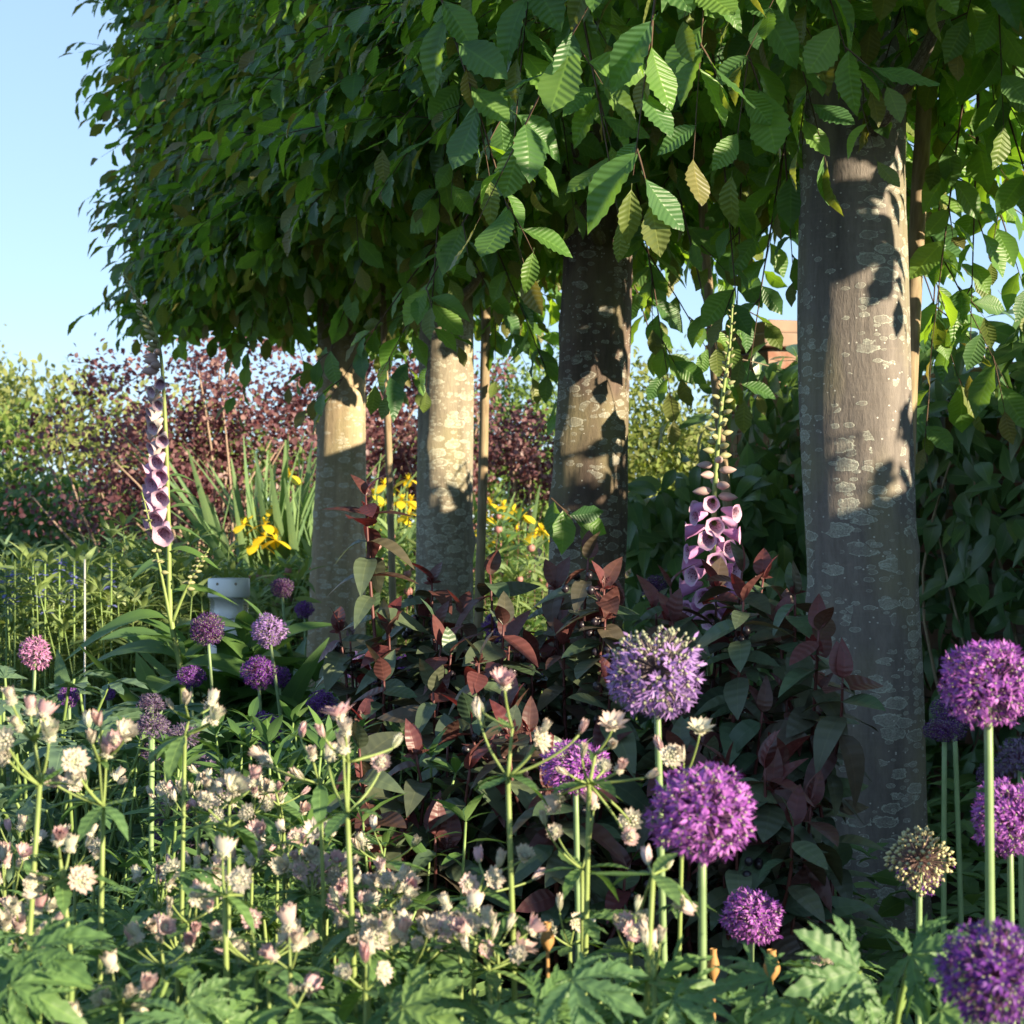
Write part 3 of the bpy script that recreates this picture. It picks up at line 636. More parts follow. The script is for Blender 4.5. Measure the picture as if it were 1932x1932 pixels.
T_clem_lo = leaf_tpl(5, .23, .38, .2, .3, 1, 0, 0, .2, .7, 1.15)
ME_CLEM = []
for w, f, c in ((.23, .22, .3), (.2, .35, .45), (.26, .1, .15), (.22, .3, .7)):
    g = Geo(); g.add(*leaf_tpl(9, w, .36, f, c, 2, 0, 0, .2, .7, 1.2)); g.add(*tube([[0, -.25, -.03], [0, -.1, .02], [0, 0, 0]], .006, 4, False)); ME_CLEM.append(g.mesh('clematis_leaf', M_clem))
def clematis():
    rs = np.random.default_rng(5)
    o = thing('clematis', 'dense evergreen climber with long pointed leaves covering the brick wall', 'climber', wall_pt(1.5, -.15, 0)); loc = wall_pt(1.5, -.15, 0)
    n = 2000; s = rs.uniform(-.1, 6.5, n); s = np.where(rs.random(n) < .7, rs.uniform(.1, 2.6, n), s); z = rs.uniform(.02, 1.46, n)
    bul = .12+.16*np.sin(s*2.3+z*2)*.5+.14*(z > 1.2)
    off = -rs.uniform(.0, 1, n)**.6*(.16+np.abs(bul)); P = WALL0-s[:, None]*ROW_D+off[:, None]*ROW_N; P[:, 2] = z
    nr = np.tile(-ROW_N, (n, 1))
    m = 700; s2 = rs.uniform(.2, 5, m); o2 = rs.uniform(-.28, .3, m); P2 = WALL0-s2[:, None]*ROW_D+o2[:, None]*ROW_N; P2[:, 2] = 1.38+.10*np.sin(s2*3.1+1)+rs.normal(0, .035, m)
    # bushy spill in front of the pier
    q = 900; u = rs.uniform(1185, 1520, q); vv = rs.uniform(870, 1330, q); vv = np.maximum(vv, 870+np.clip((1330-u), 0, 150)*.5-20*np.sin(u*.05)); Z = rs.uniform(5.9, 6.5, q)
    P3 = np.stack([(u-966)/FPX*Z, Z, np.maximum(CAM_H+(997-vv)/FPX*Z, .02)], -1)
    P = np.vstack([P, P2, P3]); N = np.vstack([nr, np.tile([-.3, -.2, .9], (m, 1)), np.tile([-.35, -.9, .3], (q, 1))])
    k = len(P); LD = norm(np.array([0, 0, -1.])*rs.uniform(.2, 1.1, (k, 1))+rs.normal(0, .55, (k, 3))+N*.25)
    LN = norm(N+np.array([0, -.2, .55])+rs.normal(0, .35, (k, 3))); S = rs.uniform(.085, .145, k)
    M = frames(LD, LN); us, vs = proj(P); outer = np.concatenate([-off, np.full(m, .3), 6.5-Z+.1])
    score = np.where((us > 1150) & (us < 1960) & (vs < 1500) & ~((us > 1515) & (us < 1715)), S/P[:, 1]*(.4+outer*3), -1); pick = np.argsort(-score)[:300]
    for i in pick: part('leaf', ME_CLEM[i % 4], o, M[i], P[i]-loc, S[i])
    r = np.ones(k, bool); r[pick] = False
    g = Geo(); g.inst(T_clem_lo, M[r], P[r]-loc, S[r]); part('foliage', g.mesh('foliage', M_clem), o, kind='stuff')
    # stems: living and dry, tangled on top
    for i in range(14):
        s_ = rs.uniform(.1, 3.0); a = wall_pt(s_, -.06, 0); e = wall_pt(s_+rs.uniform(-.5, .5), -.15, rs.uniform(1.1, 1.5))
        Pm = smooth_path([a, (a+e)/2+rs.normal(0, .09, 3)+np.array([-.06, 0, 0]), e], 10)-loc; h = Geo(); h.add(*tube(Pm, np.linspace(.007, .002, 10), 5)); part('stem', h.mesh('stem', M_dry), o)
    for i in range(46):
        s_ = rs.uniform(.4, 2.6); a = wall_pt(s_, rs.uniform(-.2, .15), rs.uniform(1.36, 1.46)); p = [a]; d = rs.normal(0, 1, 3); d[2] = abs(d[2])*.9
        for q in range(5): d = d+rs.normal(0, .9, 3); d[2] -= .12*q; p.append(p[-1]+norm(d)*rs.uniform(.03, .075))
        h = Geo(); h.add(*tube(smooth_path(np.array(p), 16)-loc, np.linspace(.0028, .001, 16), 4)); part('dry_tendril', h.mesh('dry_tendril', M_dry), o)
clematis()

# ------------------------------------------------------------------ far planting
T_small = leaf_tpl(3, .26, .45, .25, .2, 1, 0, 0, .2)
T_round = leaf_tpl(3, .33, .5, .2, .15, 1, 0, 0, .1, .6, .6)
T_broad = leaf_tpl(6, .2, .45, .3, .5, 1, 0, 0, .2)
T_lance = leaf_tpl(4, .12, .4, .3, .35, 1, 0, 0, .2)

def bush(name, label, cat, center, rad, n, mat, tpl, size, branches=8, bmat=None, hollow=.55, clump=60, up=.4, seed=0, group=None, ground_z=0., sig=.13, mask=None):
    rs = np.random.default_rng(900+seed); center = np.array(center, float); rad = np.array(rad, float)
    loc = np.array([center[0], center[1], 0]); o = thing(name, label, cat, loc, group)
    cd = norm(rs.normal(0, 1, (clump, 3))); cr = rs.uniform(hollow, 1, (clump, 1)); cc = cd*cr
    idx = rs.integers(0, clump, n); P = cc[idx]+rs.normal(0, sig, (n, 3)); P = center+P*rad
    P[:, 2] = np.where(P[:, 2] < ground_z+.05, ground_z+.05+rs.random(n)*.5*rad[2], P[:, 2])
    if mask is not None: kk = mask(P); P = P[kk]; idx = idx[kk]
    n = len(P); outw = norm((P-center)/rad)
    LD = norm(outw*.5+rs.normal(0, .7, (n, 3))+np.array([0, 0, up])); LN = norm(outw*.8+np.array([0, -.25, .5])+rs.normal(0, .5, (n, 3)))
    g = Geo(); g.inst(tpl, frames(LD, LN), P-loc, rs.uniform(*size, n), np.clip(rs.random(clump)[idx]*.6+rs.random(n)*.4, 0, 1)); part('crown', g.mesh('crown', mat), o, kind='stuff')
    for i in range(branches):
        e = center+cc[i % clump]*rad*.95; b = loc+np.array([rs.normal(0, .1), rs.normal(0, .1), -.02])
        Pm = smooth_path([b, b*.5+e*.5+rs.normal(0, .16, 3)*rad, e], 10)-loc; h = Geo(); h.add(*tube(Pm, np.linspace(.014, .004, 10), 6)); part('branch', h.mesh('branch', bmat or M_twig), o)
    return o
M_pale = simple('pale_branch', (.30, .22, .17), .8, .15)
bush('smoke_bush', 'wide purple-leaved smoke bush with bare pale branches behind the left foxglove', 'shrub', W(375, 865, 11.3), (1.15, .7, .98), 9800, M_smoke, T_round, (.026, .048), 46, M_pale, .15, 130, .2, 1, sig=.08)
bush('smoke_bush', 'purple-leaved smoke bush behind the lichen-crusted trunk and yellow irises', 'shrub', W(760, 790, 11.9), (.75, .6, .85), 7000, M_smoke, T_round, (.026, .048), 34, M_pale, .3, 80, .2, 2, sig=.09)
bush('purple_shrub', 'low dark purple shrub glimpsed just left of the dark knotted trunk', 'shrub', W(985, 860, 11.0), (.32, .3, .3), 2200, M_smoke, T_round, (.025, .04), 8, M_pale, .3, 40, .2, 3)
bush('light_green_tree', 'broad yellow-green tree making a rounded mound against the sky', 'tree', W(110, 930, 18), (2.0, 1.3, 1.16), 15000, M_hill, T_small, (.06, .11), 14, M_twig, .5, 190, .6, 4)
bush('light_green_tree', 'bright green shrub at the picture edge in front of the rounded mound', 'shrub', W(-30, 1000, 13), (.55, .5, .85), 5200, M_hedge, T_small, (.05, .08), 8, M_twig, .5, 80, .5, 5)
bush('slender_tree', 'thin wispy treetop rising over the rounded mound', 'tree', W(-10, 790, 22), (.35, .4, .95), 1100, M_hill, T_small, (.06, .11), 8, M_twig, .1, 50, .6, 6)
bush('green_shrub', 'yellow-green small-leaved shrub seen between stake and dark knotted trunk', 'shrub', W(1010, 860, 13), (.62, .5, .75), 7500, M_hedge, T_small, (.035, .06), 8, M_twig, .4, 90, .4, 7)
bush('green_shrub', 'pale green airy shrub seen between the dark trunk and the brick pier', 'shrub', W(1270, 880, 10.5), (.55, .5, .62), 5500, M_hill, T_small, (.03, .055), 8, M_twig, .3, 90, .6, 8)
bush('dark_shrub', 'dark green shrub in shade under the smoke bush', 'shrub', W(180, 1060, 12.5), (1.5, .5, .55), 6000, M_mid, T_small, (.05, .09), 6, M_twig, .4, 90, .4, 9)
bush('green_tree', 'green tree far behind the smoke bush and irises', 'tree', W(560, 960, 19), (2.3, .9, 1.0), 9000, M_hedge, T_small, (.07, .11), 8, M_twig, .5, 120, .5, 10)
bush('green_tree', 'low green hedge line far behind the brick pier', 'hedge', W(1300, 950, 20), (1.9, .9, .9), 8000, M_hedge, T_small, (.07, .11), 8, M_twig, .5, 120, .5, 12)

# leafy perennial: upright stems with lance leaves
def perennial(name, label, cat, loc, h, nst, spread, mat, lsize, tpl, seed, group=None, step=.035, stem=M_stem, lean=.25, top=None, maxobj=0, droop=.2):
    rs = np.random.default_rng(2000+seed); loc = np.array([loc[0], loc[1], 0.]); o = thing(name, label, cat, loc, group)
    st = Geo(); P = []; D = []; tops = []
    for i in range(nst):
        b = np.array([rs.normal(0, spread*.5), rs.normal(0, spread*.5), 0]); hh = h*rs.uniform(.7, 1.05)
        e = b*1.5+np.array([rs.normal(0, lean*.4)*hh, rs.normal(0, lean*.4)*hh, hh]); pm = smooth_path([b, (b+e)/2+rs.normal(0, .02, 3), e], 8)
        st.add(*tube(pm, np.linspace(.004, .0018, 8), 5)); tops.append(e)
        nn = int(hh*.8/step)
        for q in range(nn):
            t = .22+.78*q/nn; p = pm[int(t*7)]*(1-(t*7) % 1)+pm[min(int(t*7)+1, 7)]*((t*7) % 1); a = q*2.4+rs.uniform(-.4, .4)
            P.append(p); D.append([math.cos(a), math.sin(a), rs.uniform(-.1, .7)-droop*.5])
        for q in range(5): a = q*1.25+rs.uniform(-.3, .3); P.append(e); D.append([math.cos(a), math.sin(a), rs.uniform(.6, 2.)])
    P = np.array(P); D = norm(np.array(D)); k = len(P); M = frames(D, np.array([0, 0, 1.])+rs.normal(0, .3, (k, 3))); S = rs.uniform(*lsize, k)
    part('stems', st.mesh('stems', stem), o, kind='stuff')
    g = Geo(); g.inst(tpl, M, P, S); part('foliage', g.mesh('foliage', mat), o, kind='stuff')
    return o, [loc+t for t in tops]
def sphere_me(name, mat, n=10, squash=1.):
    t = np.linspace(0, PI, 7); g = Geo(); g.add(*revolve(np.stack([np.maximum(np.sin(t), .02), -np.cos(t)*squash], -1), n)); return g.mesh(name, mat)
ME_PBUD = sphere_me('peony_bud', M_pbud)
rs = np.random.default_rng(8)
# bright border behind the trees
spots = [(230, 1130, 6.6), (262, 1140, 6.4), (300, 1150, 6.3), (205, 1165, 6.9), (345, 1120, 7.0)]
for i, (u, v, Z) in enumerate(spots):
    p = W(u, v, Z); perennial('leafy_perennial', 'lime green leafy perennial '+['nearest the side shoot of', 'close left of', 'directly behind', 'farthest left of', 'just right of'][i]+' the pale pink foxglove', 'plant', p, .80+.04*(i % 3), 9, .10, M_lime, (.06, .10), T_lance, i, 'lime perennials by the foxglove', .028)
for i in range(18):
    Z = 9.3+rs.uniform(-.5, .9); u = 410+i*37+rs.uniform(-14, 14)
    if 1080 < u: u += 100
    p = W(u, 1100, Z); o, tops = perennial('peony', 'peony with %s stems and pink buds, ' % ('red' if i % 3 else 'green')+('beside the leaning iris clump' if u < 570 else 'behind the pale trunk' if u < 700 else 'framed by the pale and lichen-crusted trunks' if u < 790 else 'behind the lichen-crusted trunk' if u < 900 else 'right of the lichen-crusted trunk' if u < 1040 else 'by the dark knotted trunk' if u < 1200 else 'behind the foxglove with spotted bells'), 'plant', p, (.84 if u > 610 else .66)*rs.uniform(.9, 1.12), 10, .17, M_lime if i % 2 else M_mid, (.08, .14), T_lance, 40+i, 'peonies in the sunny border', .032, M_redstem if i % 3 else M_stem)
    for t in tops[:6]: part('flower_bud', ME_PBUD, o, np.eye(3), t-np.array(o.location), rs.uniform(.014, .022))
for i in range(34):
    u = rs.uniform(-40, 400); Z = rs.uniform(9.6, 10.6) if i % 3 == 2 else rs.uniform(6.0, 7.4); p = W(u, 1150, Z)
    perennial('border_perennial', 'bushy '+['lime', 'lime', 'grey-green'][i % 3]+' perennial below the smoke bush, '+('at the left border' if False else 'among the blue spikes' if u < 120 else 'by the thin metal rod' if u < 200 else 'by the lime leafy stems' if u < 300 else 'behind the pale pink foxglove'), 'plant', p, rs.uniform(.66, .80), 17, .17, [M_lime, M_lime, M_grey][i % 3], (.06, .10), T_lance, 80+i, 'low perennials below the smoke bush', .03)
for i in range(16):
    u = rs.uniform(430, 1090) if i < 13 else rs.uniform(1190, 1330); Z = rs.uniform(8.7, 9.2); p = W(u, 1150, Z)
    perennial('leafy_perennial', ['lime', 'lime', 'mid-green'][i % 3]+' leafy perennial in the sunny bed '+('left of the pale trunk' if u < 600 else 'between the pale and lichen-crusted trunks' if u < 800 else 'between the lichen-crusted and dark trunks' if u < 1100 else 'right of the dark trunk'), 'plant', p, rs.uniform(.46, .66), 10, .16, [M_lime, M_lime, M_mid][i % 3], (.06, .11), T_lance, 180+i, 'pale green perennials between the trunks', .03)
# blue spikes
for i, (u, v) in enumerate([(28, 1108), (62, 1100), (85, 1112), (112, 1095), (12, 1122), (140, 1108), (210, 1100)]):
    p = W(u, v-12, 5.85); o = thing('blue_flower_spike', 'small pale blue flower spike among the lime perennials below the smoke bush', 'flower', (p[0], p[1], 0), 'pale blue spikes'); g = Geo(); g.add(*tube([[0, 0, 0], [0, 0, p[2]+.06]], .003, 5)); part('stem', g.mesh('stem', M_stem), o)
    g = Geo(); n = 26; zz = rs.uniform(-.10, .06, n); a = rs.uniform(0, 6.28, n); D = np.stack([np.cos(a), np.sin(a), rs.uniform(-.2, .5, n)], -1)
    g.inst(T_small, frames(D, np.tile([0, 0, 1.], (n, 1))+.01), np.stack([0*a, 0*a, p[2]+zz], -1), rs.uniform(.02, .035, n)); part('florets', g.mesh('florets', M_blue), o, kind='stuff')

# yellow flag irises
ME_SWORD = []
for c, f in ((.05, .2), (.25, .2), (.5, .25), (.12, .15)):
    g = Geo(); g.add(*leaf_tpl(10, .028, .25, f, c, 1, 0, 0, 0, .35, .8)); ME_SWORD.append(g.mesh('iris_leaf', M_iris))
def iris_flower_me():
    g = Geo()
    for q in range(3):
        t = leaf_tpl(6, .38, .6, -.2, 1.1, 1, 0, 0, 0, .8, .6); g.add(*xf(t, rotz(q*2.094)@rotx(.35), s=.055), r=.2)
        t = leaf_tpl(5, .18, .5, .2, .1, 1, 0, 0, 0); g.add(*xf(t, rotz(q*2.094+1.05)@rotx(1.15), s=.035), r=.7)
        t = leaf_tpl(5, .16, .5, .2, .5, 1, 0, 0, 0); g.add(*xf(t, rotz(q*2.094)@rotx(.8), s=.035), r=.5)
    return g.mesh('iris_flower', M_yel)
ME_IRIS = iris_flower_me()
def iris(u, v, Z, n, h, flowers, label, lean=0.):
    p = W(u, v, Z); loc = np.array([p[0], p[1], 0]); rr = np.random.default_rng(int(u)); o = thing('yellow_iris', label, 'iris', loc)
    for i in range(n):
        a = rr.uniform(0, 6.28); b = np.array([rr.normal(0, .09), rr.normal(0, .07), 0]); d = norm(np.array([rr.normal(0, .16)+lean+b[0]*.9, rr.normal(0, .12), 1.]))
        part('leaf', ME_SWORD[i % 4], o, frame1(d, (math.cos(a), math.sin(a), .1)), b, h*rr.uniform(.7, 1.08))
    for (fu, fv) in flowers:
        q = W(fu, fv, Z+rr.uniform(-.45, -.1)); g = Geo(); g.add(*tube(bez(np.array([rr.normal(0, .05), 0, 0]), np.array([(q-loc)[0]*.5, 0, q[2]*.6]), q-loc-np.array([0, 0, .012]), 8), .004, 5)); st = part('flower_stem', g.mesh('flower_stem', M_stem), o)
        part('flower', ME_IRIS, o, rotz(rr.uniform(0, 2)), q-loc, rr.uniform(1.15, 1.5))
iris(530, 1060, 10.2, 90, 1.34, [(478, 972), (500, 1012), (470, 1005), (515, 960), (500, 990), (484, 1028), (520, 1020), (460, 990), (546, 897)], 'large yellow iris clump with leaning sword leaves left of the pale trunk', -.12)
iris(585, 1060, 10.2, 50, 1.36, [], 'leafy iris clump without flowers close behind the pale trunk')
iris(735, 1060, 10.5, 33, 1.17, [(740, 940), (770, 905), (712, 950), (758, 945), (700, 985), (775, 945), (725, 915), (760, 980), (705, 935), (772, 970)], 'yellow iris clump framed by the pale trunk and the lichen-crusted trunk')
iris(925, 1060, 10.5, 28, 1.12, [(925, 950), (968, 965), (988, 972), (905, 1000), (945, 1015), (915, 975), (950, 955), (975, 1000)], 'yellow iris clump behind the stake next to the dark knotted trunk')
iris(1035, 1060, 10.3, 20, 1.02, [(1022, 1000), (1010, 1010), (1032, 1018), (1200, 1010)], 'small yellow iris clump touching the edge of the dark knotted trunk')

# bollard light
def bollard():
    Z = 5.1; p = W(432, 1200, Z); loc = np.array([p[0], p[1], 0]); o = thing('bollard_light', 'round brushed steel bollard garden light behind the dark purple alliums', 'garden light', loc)
    zt = W(0, 1091, Z)[2]; r = .056
    def rp(n, prof, m):
        g = Geo(); g.add(*revolve(prof, 32)); return part(n, g.mesh(n, m), o)
    rp('post', [(.001, -.02), (r, -.02), (r, zt-.118), (r*.96, zt-.110), (.001, zt-.108)], M_steel)
    rp('cone_reflector', [(.046, zt-.107), (.040, zt-.095), (.038, zt-.062), (.046, zt-.053)], M_steel)
    rp('lens', [(r*.95, zt-.1065), (r*.95, zt-.0525)], M_glass)
    cp = rp('cap', [(.001, zt-.052), (r, zt-.052), (r*1.01, zt-.048), (r*1.01, zt-.003), (r*.97, zt), (.001, zt+.001)], M_steel)
    for a in (-2.0, -1.1, .5, 2.4):
        g = Geo(); v, f, u = revolve([(.001, .002), (.0035, .001), (.004, 0)], 8); g.add(*xf((v, f, u), frames(np.array([[0, 0, 1.]]), np.array([[math.cos(a), math.sin(a), 0]]))[0], (r*1.012*math.cos(a), r*1.012*math.sin(a), zt-.014))); part('screw', g.mesh('screw', M_dry), cp)
bollard()
for i, (u, v, Z) in enumerate([(455, 1240, 4.75), (478, 1235, 4.7), (395, 1260, 4.7)]): perennial('leafy_perennial', ['leafy dark plant straight before the foot of the steel bollard', 'leafy dark plant under the pale lilac allium ball', 'leafy dark plant under the darkest purple allium ball'][i], 'plant', W(u, v, Z), W(u, v, Z)[2], 9, .07, M_mid, (.11, .17), T_broad, 240+i, 'plants at the bollard', .05)
g = Geo(); p = W(160, 1190, 5.8); g.add(*tube([[0, 0, -.02], [0, 0, p[2]+.22]], .003, 6)); solo('metal_rod', g.mesh('metal_rod', M_steel), 'thin grey metal rod upright among low plants below the smoke bush', 'rod', (p[0], p[1], 0))

# ------------------------------------------------------------------ mid-ground foliage
ME_STRAP = []
for c, w, tw in ((.55, .06, .3), (.85, .07, .5), (.35, .055, .2), (1.1, .075, .6)):
    g = Geo(); g.add(*leaf_tpl(12, w, .45, .35, c, 1, 0, 0, 0, .5, .7, twist=tw)); ME_STRAP.append(g.mesh('strap_leaf', M_strap))
def strap_clump(u, Z, h, n, label, seed, group=None):
    p = W(u, 1000, Z); loc = np.array([p[0], p[1], 0]); rr = np.random.default_rng(3000+seed); o = thing('strap_leaf_clump', label, 'plant', loc, group)
    for i in range(n):
        a = rr.uniform(0, 6.28); sp = rr.uniform(.25, .95); d = norm(np.array([math.cos(a)*sp, math.sin(a)*sp, 1.]))
        part('leaf', ME_STRAP[i % 4], o, frame1(d, (-math.cos(a), -math.sin(a), .8)), np.array([math.cos(a), math.sin(a), 0])*.03, h*rr.uniform(.8, 1.25))
for i, (u, Z, h) in enumerate([(150, 5.0, .62), (225, 4.6, .60), (300, 4.9, .62), (360, 4.4, .58), (200, 4.2, .5), (430, 4.7, .58), (500, 4.5, .55), (560, 4.9, .6), (470, 4.1, .5), (90, 4.8, .55), (545, 4.2, .5), (270, 3.9, .45), (400, 3.8, .45), (620, 4.6, .5), (340, 5.4, .62), (425, 4.75, .66), (450, 4.6, .62), (405, 4.5, .58)]):
    strap_clump(u, Z, h, 17, ('tall' if h > .59 else 'low' if h < .52 else 'middling')+' clump of broad arching strap leaves '+('beside the pink oval allium' if u < 180 else 'left of the pale pink foxglove' if u < 310 else 'round the steel bollard' if u < 480 else 'at the pale trunk, under the purple allium balls'), i, 'strap leaf clumps round the alliums')
T_palm = palmate([(0, 1.), (.85, .9), (-.85, .9), (1.75, .72), (-1.75, .72)])
ME_PALM = []; ME_GPALM = []
for cu, fo, wm in ((.25, .3, .21), (.45, .2, .19), (.1, .4, .22)):
    t = palmate_toothed([(0, 1.), (.82, .92), (-.82, .92), (1.7, .74), (-1.7, .74)], 18, wm*.85, .38, cu*1.5, fo, int(cu*100)); g = Geo(); g.add(*t); ME_PALM.append(g.mesh('astrantia_leaf', M_astl))
    t = palmate([(0, 1.), (.6, .8), (-.6, .8), (1.3, .6), (-1.3, .6)], 7, .2, .35, cu, fo); g = Geo(); g.add(*t); ME_GPALM.append(g.mesh('lobed_leaf', M_grey))
def lobed_clump(u, v, Z, n, sz, label, seed, meshes, group=None, name='lobed_leaf_clump'):
    p = W(u, v, Z); loc = np.array([p[0], p[1], 0]); rr = np.random.default_rng(3500+seed); o = thing(name, label, 'plant', loc, group); st = Geo()
    for i in range(n):
        a = rr.uniform(0, 6.28); r = rr.uniform(.03, .2); q = np.array([math.cos(a)*r, math.sin(a)*r, p[2]*rr.uniform(.55, 1.05)]); d = norm(np.array([math.cos(a), math.sin(a), rr.uniform(-.1, .5)]))
        st.add(*tube(bez((0, 0, 0), q*[.2, .2, .7], q, 6), .003, 5, False)); part('leaf', meshes[i % 3], o, frame1(d, np.array([0, 0, 1.])+rr.normal(0, .25, 3)), q, sz*rr.uniform(.7, 1.2))
    part('leaf_stalks', st.mesh('leaf_stalks', M_stem), o, kind='stuff')
for i, (u, v, Z) in enumerate([(30, 1260, 3.7), (90, 1300, 3.6), (140, 1330, 3.5), (190, 1345, 3.6), (10, 1330, 3.3), (60, 1375, 3.1), (150, 1400, 3.0), (240, 1390, 3.2)]):
    lobed_clump(u, v, Z, 18, .11, ('grey-green lobed-leaf plant '+['left of the pink oval allium', 'right of the pink oval allium', 'around the little purple allium', 'touching the strap leaves', 'below the pink oval allium', 'behind the cream astrantia cluster', 'behind the full cream astrantia', 'next to the faded violet alliums'][i]), i, ME_GPALM, 'grey-green lobed plants')
for i, (u, v, Z) in enumerate([(600, 1400, 3.0), (660, 1420, 3.1), (520, 1420, 2.9), (440, 1440, 2.9), (360, 1460, 2.8), (700, 1480, 2.8), (570, 1470, 2.6)]):
    perennial('leafy_perennial', 'fresh green low leafy plant '+['at the foot of the pale trunk', 'under the lilac allium among hypericum', 'under the lowest deep purple allium', 'left of the lowest deep purple allium', 'beside the slim pink-tipped astrantia', 'touching the low dark hypericum', 'behind the pale astrantia with a curved branch'][i], 'plant', W(u, v, Z), W(u, v, Z)[2]*1.02, 12, .12, M_mid, (.04, .075), T_lance, 140+i, 'low green plants by the hypericum', .022)

# ------------------------------------------------------------------ hypericum
T_hyp = leaf_tpl(5, .25, .38, .25, .35, 1, 0, 0, .1, .65, .85)
ME_HYP = []; ME_HYPR = []
for w, f, c in ((.29, .22, .3), (.25, .35, .55), (.31, .12, .2), (.27, .25, .8)):
    t = leaf_tpl(8, w, .38, f, c, 2, 0, 0, .1, .65, .9)
    g = Geo(); g.add(*t); ME_HYP.append(g.mesh('hypericum_leaf', M_hyp)); g = Geo(); g.add(*t); ME_HYPR.append(g.mesh('hypericum_red_leaf', M_hypred))
ME_BERRY = sphere_me('berry', M_berry, 8, 1.1)
def bud_cluster_me():
    g = Geo(); r_ = np.random.default_rng(3); n = 16
    d = norm(r_.normal(0, 1, (n, 3))+[0, 0, .9]); g.inst(leaf_tpl(3, .2, .5, .4, 0), frames(d, r_.normal(0, 1, (n, 3))), np.zeros((n, 3)), r_.uniform(.012, .022, n)); return g.mesh('bud_cluster', M_hypred)
ME_BUDC = bud_cluster_me()
def hypericum(u, Z, stems, seed, label):
    p = W(u, 1000, Z); loc = np.array([p[0], p[1], 0]); rr = np.random.default_rng(4000+seed); o = thing('hypericum_shrub', label, 'shrub', loc, 'purple-leaved hypericum shrubs')
    cnt = 0; rest = Geo()
    for k, (tu, tv, tz) in enumerate(stems):
        e = W(tu, tv, Z+tz)-loc; b = np.array([rr.normal(0, .06), rr.normal(0, .05), 0]); pm = smooth_path([b, b*.6+e*.35+np.array([rr.normal(0, .03), 0, e[2]*.12]), e*.85+[0, 0, -.03], e], 14)
        g = Geo(); g.add(*tube(pm, np.linspace(.0055, .002, 14), 6)); part('stem', g.mesh('stem', M_redstem), o)
        ln = np.linalg.norm(np.diff(pm, axis=0), axis=1).sum(); nn = max(4, int(ln*.86/.046)); a0 = rr.uniform(0, 3)
        for q in range(nn):
            t = 1-.86*q/nn; f = t*13; i0 = min(int(f), 12); c = pm[i0]*(1-(f-i0))+pm[i0+1]*(f-i0); tg = norm(pm[i0+1]-pm[i0]); sd = norm(np.cross(tg, [.3, 1, .2])); sd2 = np.cross(tg, sd); ang = a0+q*PI/2
            for sg in (1, -1):
                d0 = (sd*math.cos(ang)+sd2*math.sin(ang))*sg
                if q == 0: d = norm(tg*1.0+d0*.25); S = rr.uniform(.045, .062)
                else: d = norm(d0+tg*rr.uniform(-.15, .5)+rr.normal(0, .15, 3)+np.array([0, 0, -.15])); S = rr.uniform(.060, .095)*(.85 if q == 1 else 1)
                M = frame1(d, norm(tg*.8+np.array([0, -.2, .5])+rr.normal(0, .3, 3))); red = (seed == 1 and k == 0 and q < 4) or (q == 0 and rr.random() < .75) or (q == 1 and rr.random() < .4) or rr.random() < .05
                if cnt < 300: part('leaf', (ME_HYPR if red else ME_HYP)[rr.integers(4)], o, M, c, S); cnt += 1
                else: rest.inst(T_hyp, M[None], c[None], np.array([S]), m=1 if red else 0)
        if rr.random() < .45: part('bud_cluster', ME_BUDC, o, frame1(norm(pm[-1]-pm[-2]), (0, -1, 0))@rotx(-PI/2), pm[-1], rr.uniform(.8, 1.2))
        if rr.random() < .22:
            for q in range(7): part('berry', ME_BERRY, o, np.eye(3), pm[-3]+rr.normal(0, .018, 3), rr.uniform(.0055, .008))
    if rest.n: part('foliage', rest.mesh('foliage', [M_hyp, M_hypred]), o, kind='stuff')
hs = np.random.default_rng(77)
def rstems(u0, u1, v0, v1, n, dz=.25): return [(hs.uniform(u0, u1), hs.uniform(v0, v1), hs.uniform(-dz, dz)) for _ in range(n)]
hypericum(760, 3.3, [(690, 935, 0.), (800, 1170, .1), (730, 1190, 0), (640, 1190, .1)]+rstems(640, 880, 1200, 1420, 12), 1, 'dark hypericum with one tall red shoot beside the pale trunk')
hypericum(900, 3.2, [(925, 1085, .1), (815, 1100, .2), (950, 1180, -.1), (870, 1160, .1)]+rstems(800, 1010, 1180, 1450, 13), 2, 'dark hypericum under the stake, left of the dark knotted trunk')
hypericum(1080, 3.2, [(1110, 1055, 0), (1050, 1110, .1), (1140, 1110, -.1), (1160, 1150, 0)]+rstems(990, 1180, 1150, 1480, 13), 3, 'dark hypericum with a cluster of upright red shoots against the dark trunk')
hypericum(1330, 3.2, [(1265, 1110, 0), (1400, 1080, 0), (1440, 1090, .1), (1350, 1110, .1), (1480, 1160, 0)]+rstems(1230, 1480, 1120, 1450, 13), 4, 'dark hypericum below the pink foxglove spike')
hypericum(1480, 3.15, [(1500, 1120, -.1), (1545, 1190, -.2), (1590, 1280, -.25), (1470, 1180, 0)]+rstems(1390, 1560, 1200, 1560, 13), 5, 'hypericum with grey-green leaves hanging against the thickest trunk')
hypericum(820, 2.85, rstems(660, 980, 1330, 1640, 16, .15), 6, 'low dark hypericum behind the pink and white astrantia')
hypericum(1120, 2.8, rstems(930, 1280, 1360, 1680, 18, .15), 7, 'low dark hypericum behind the tall forked astrantia')
hypericum(1420, 2.8, rstems(1280, 1540, 1420, 1720, 17, .15), 8, 'low hypericum at the foot of the thickest trunk')

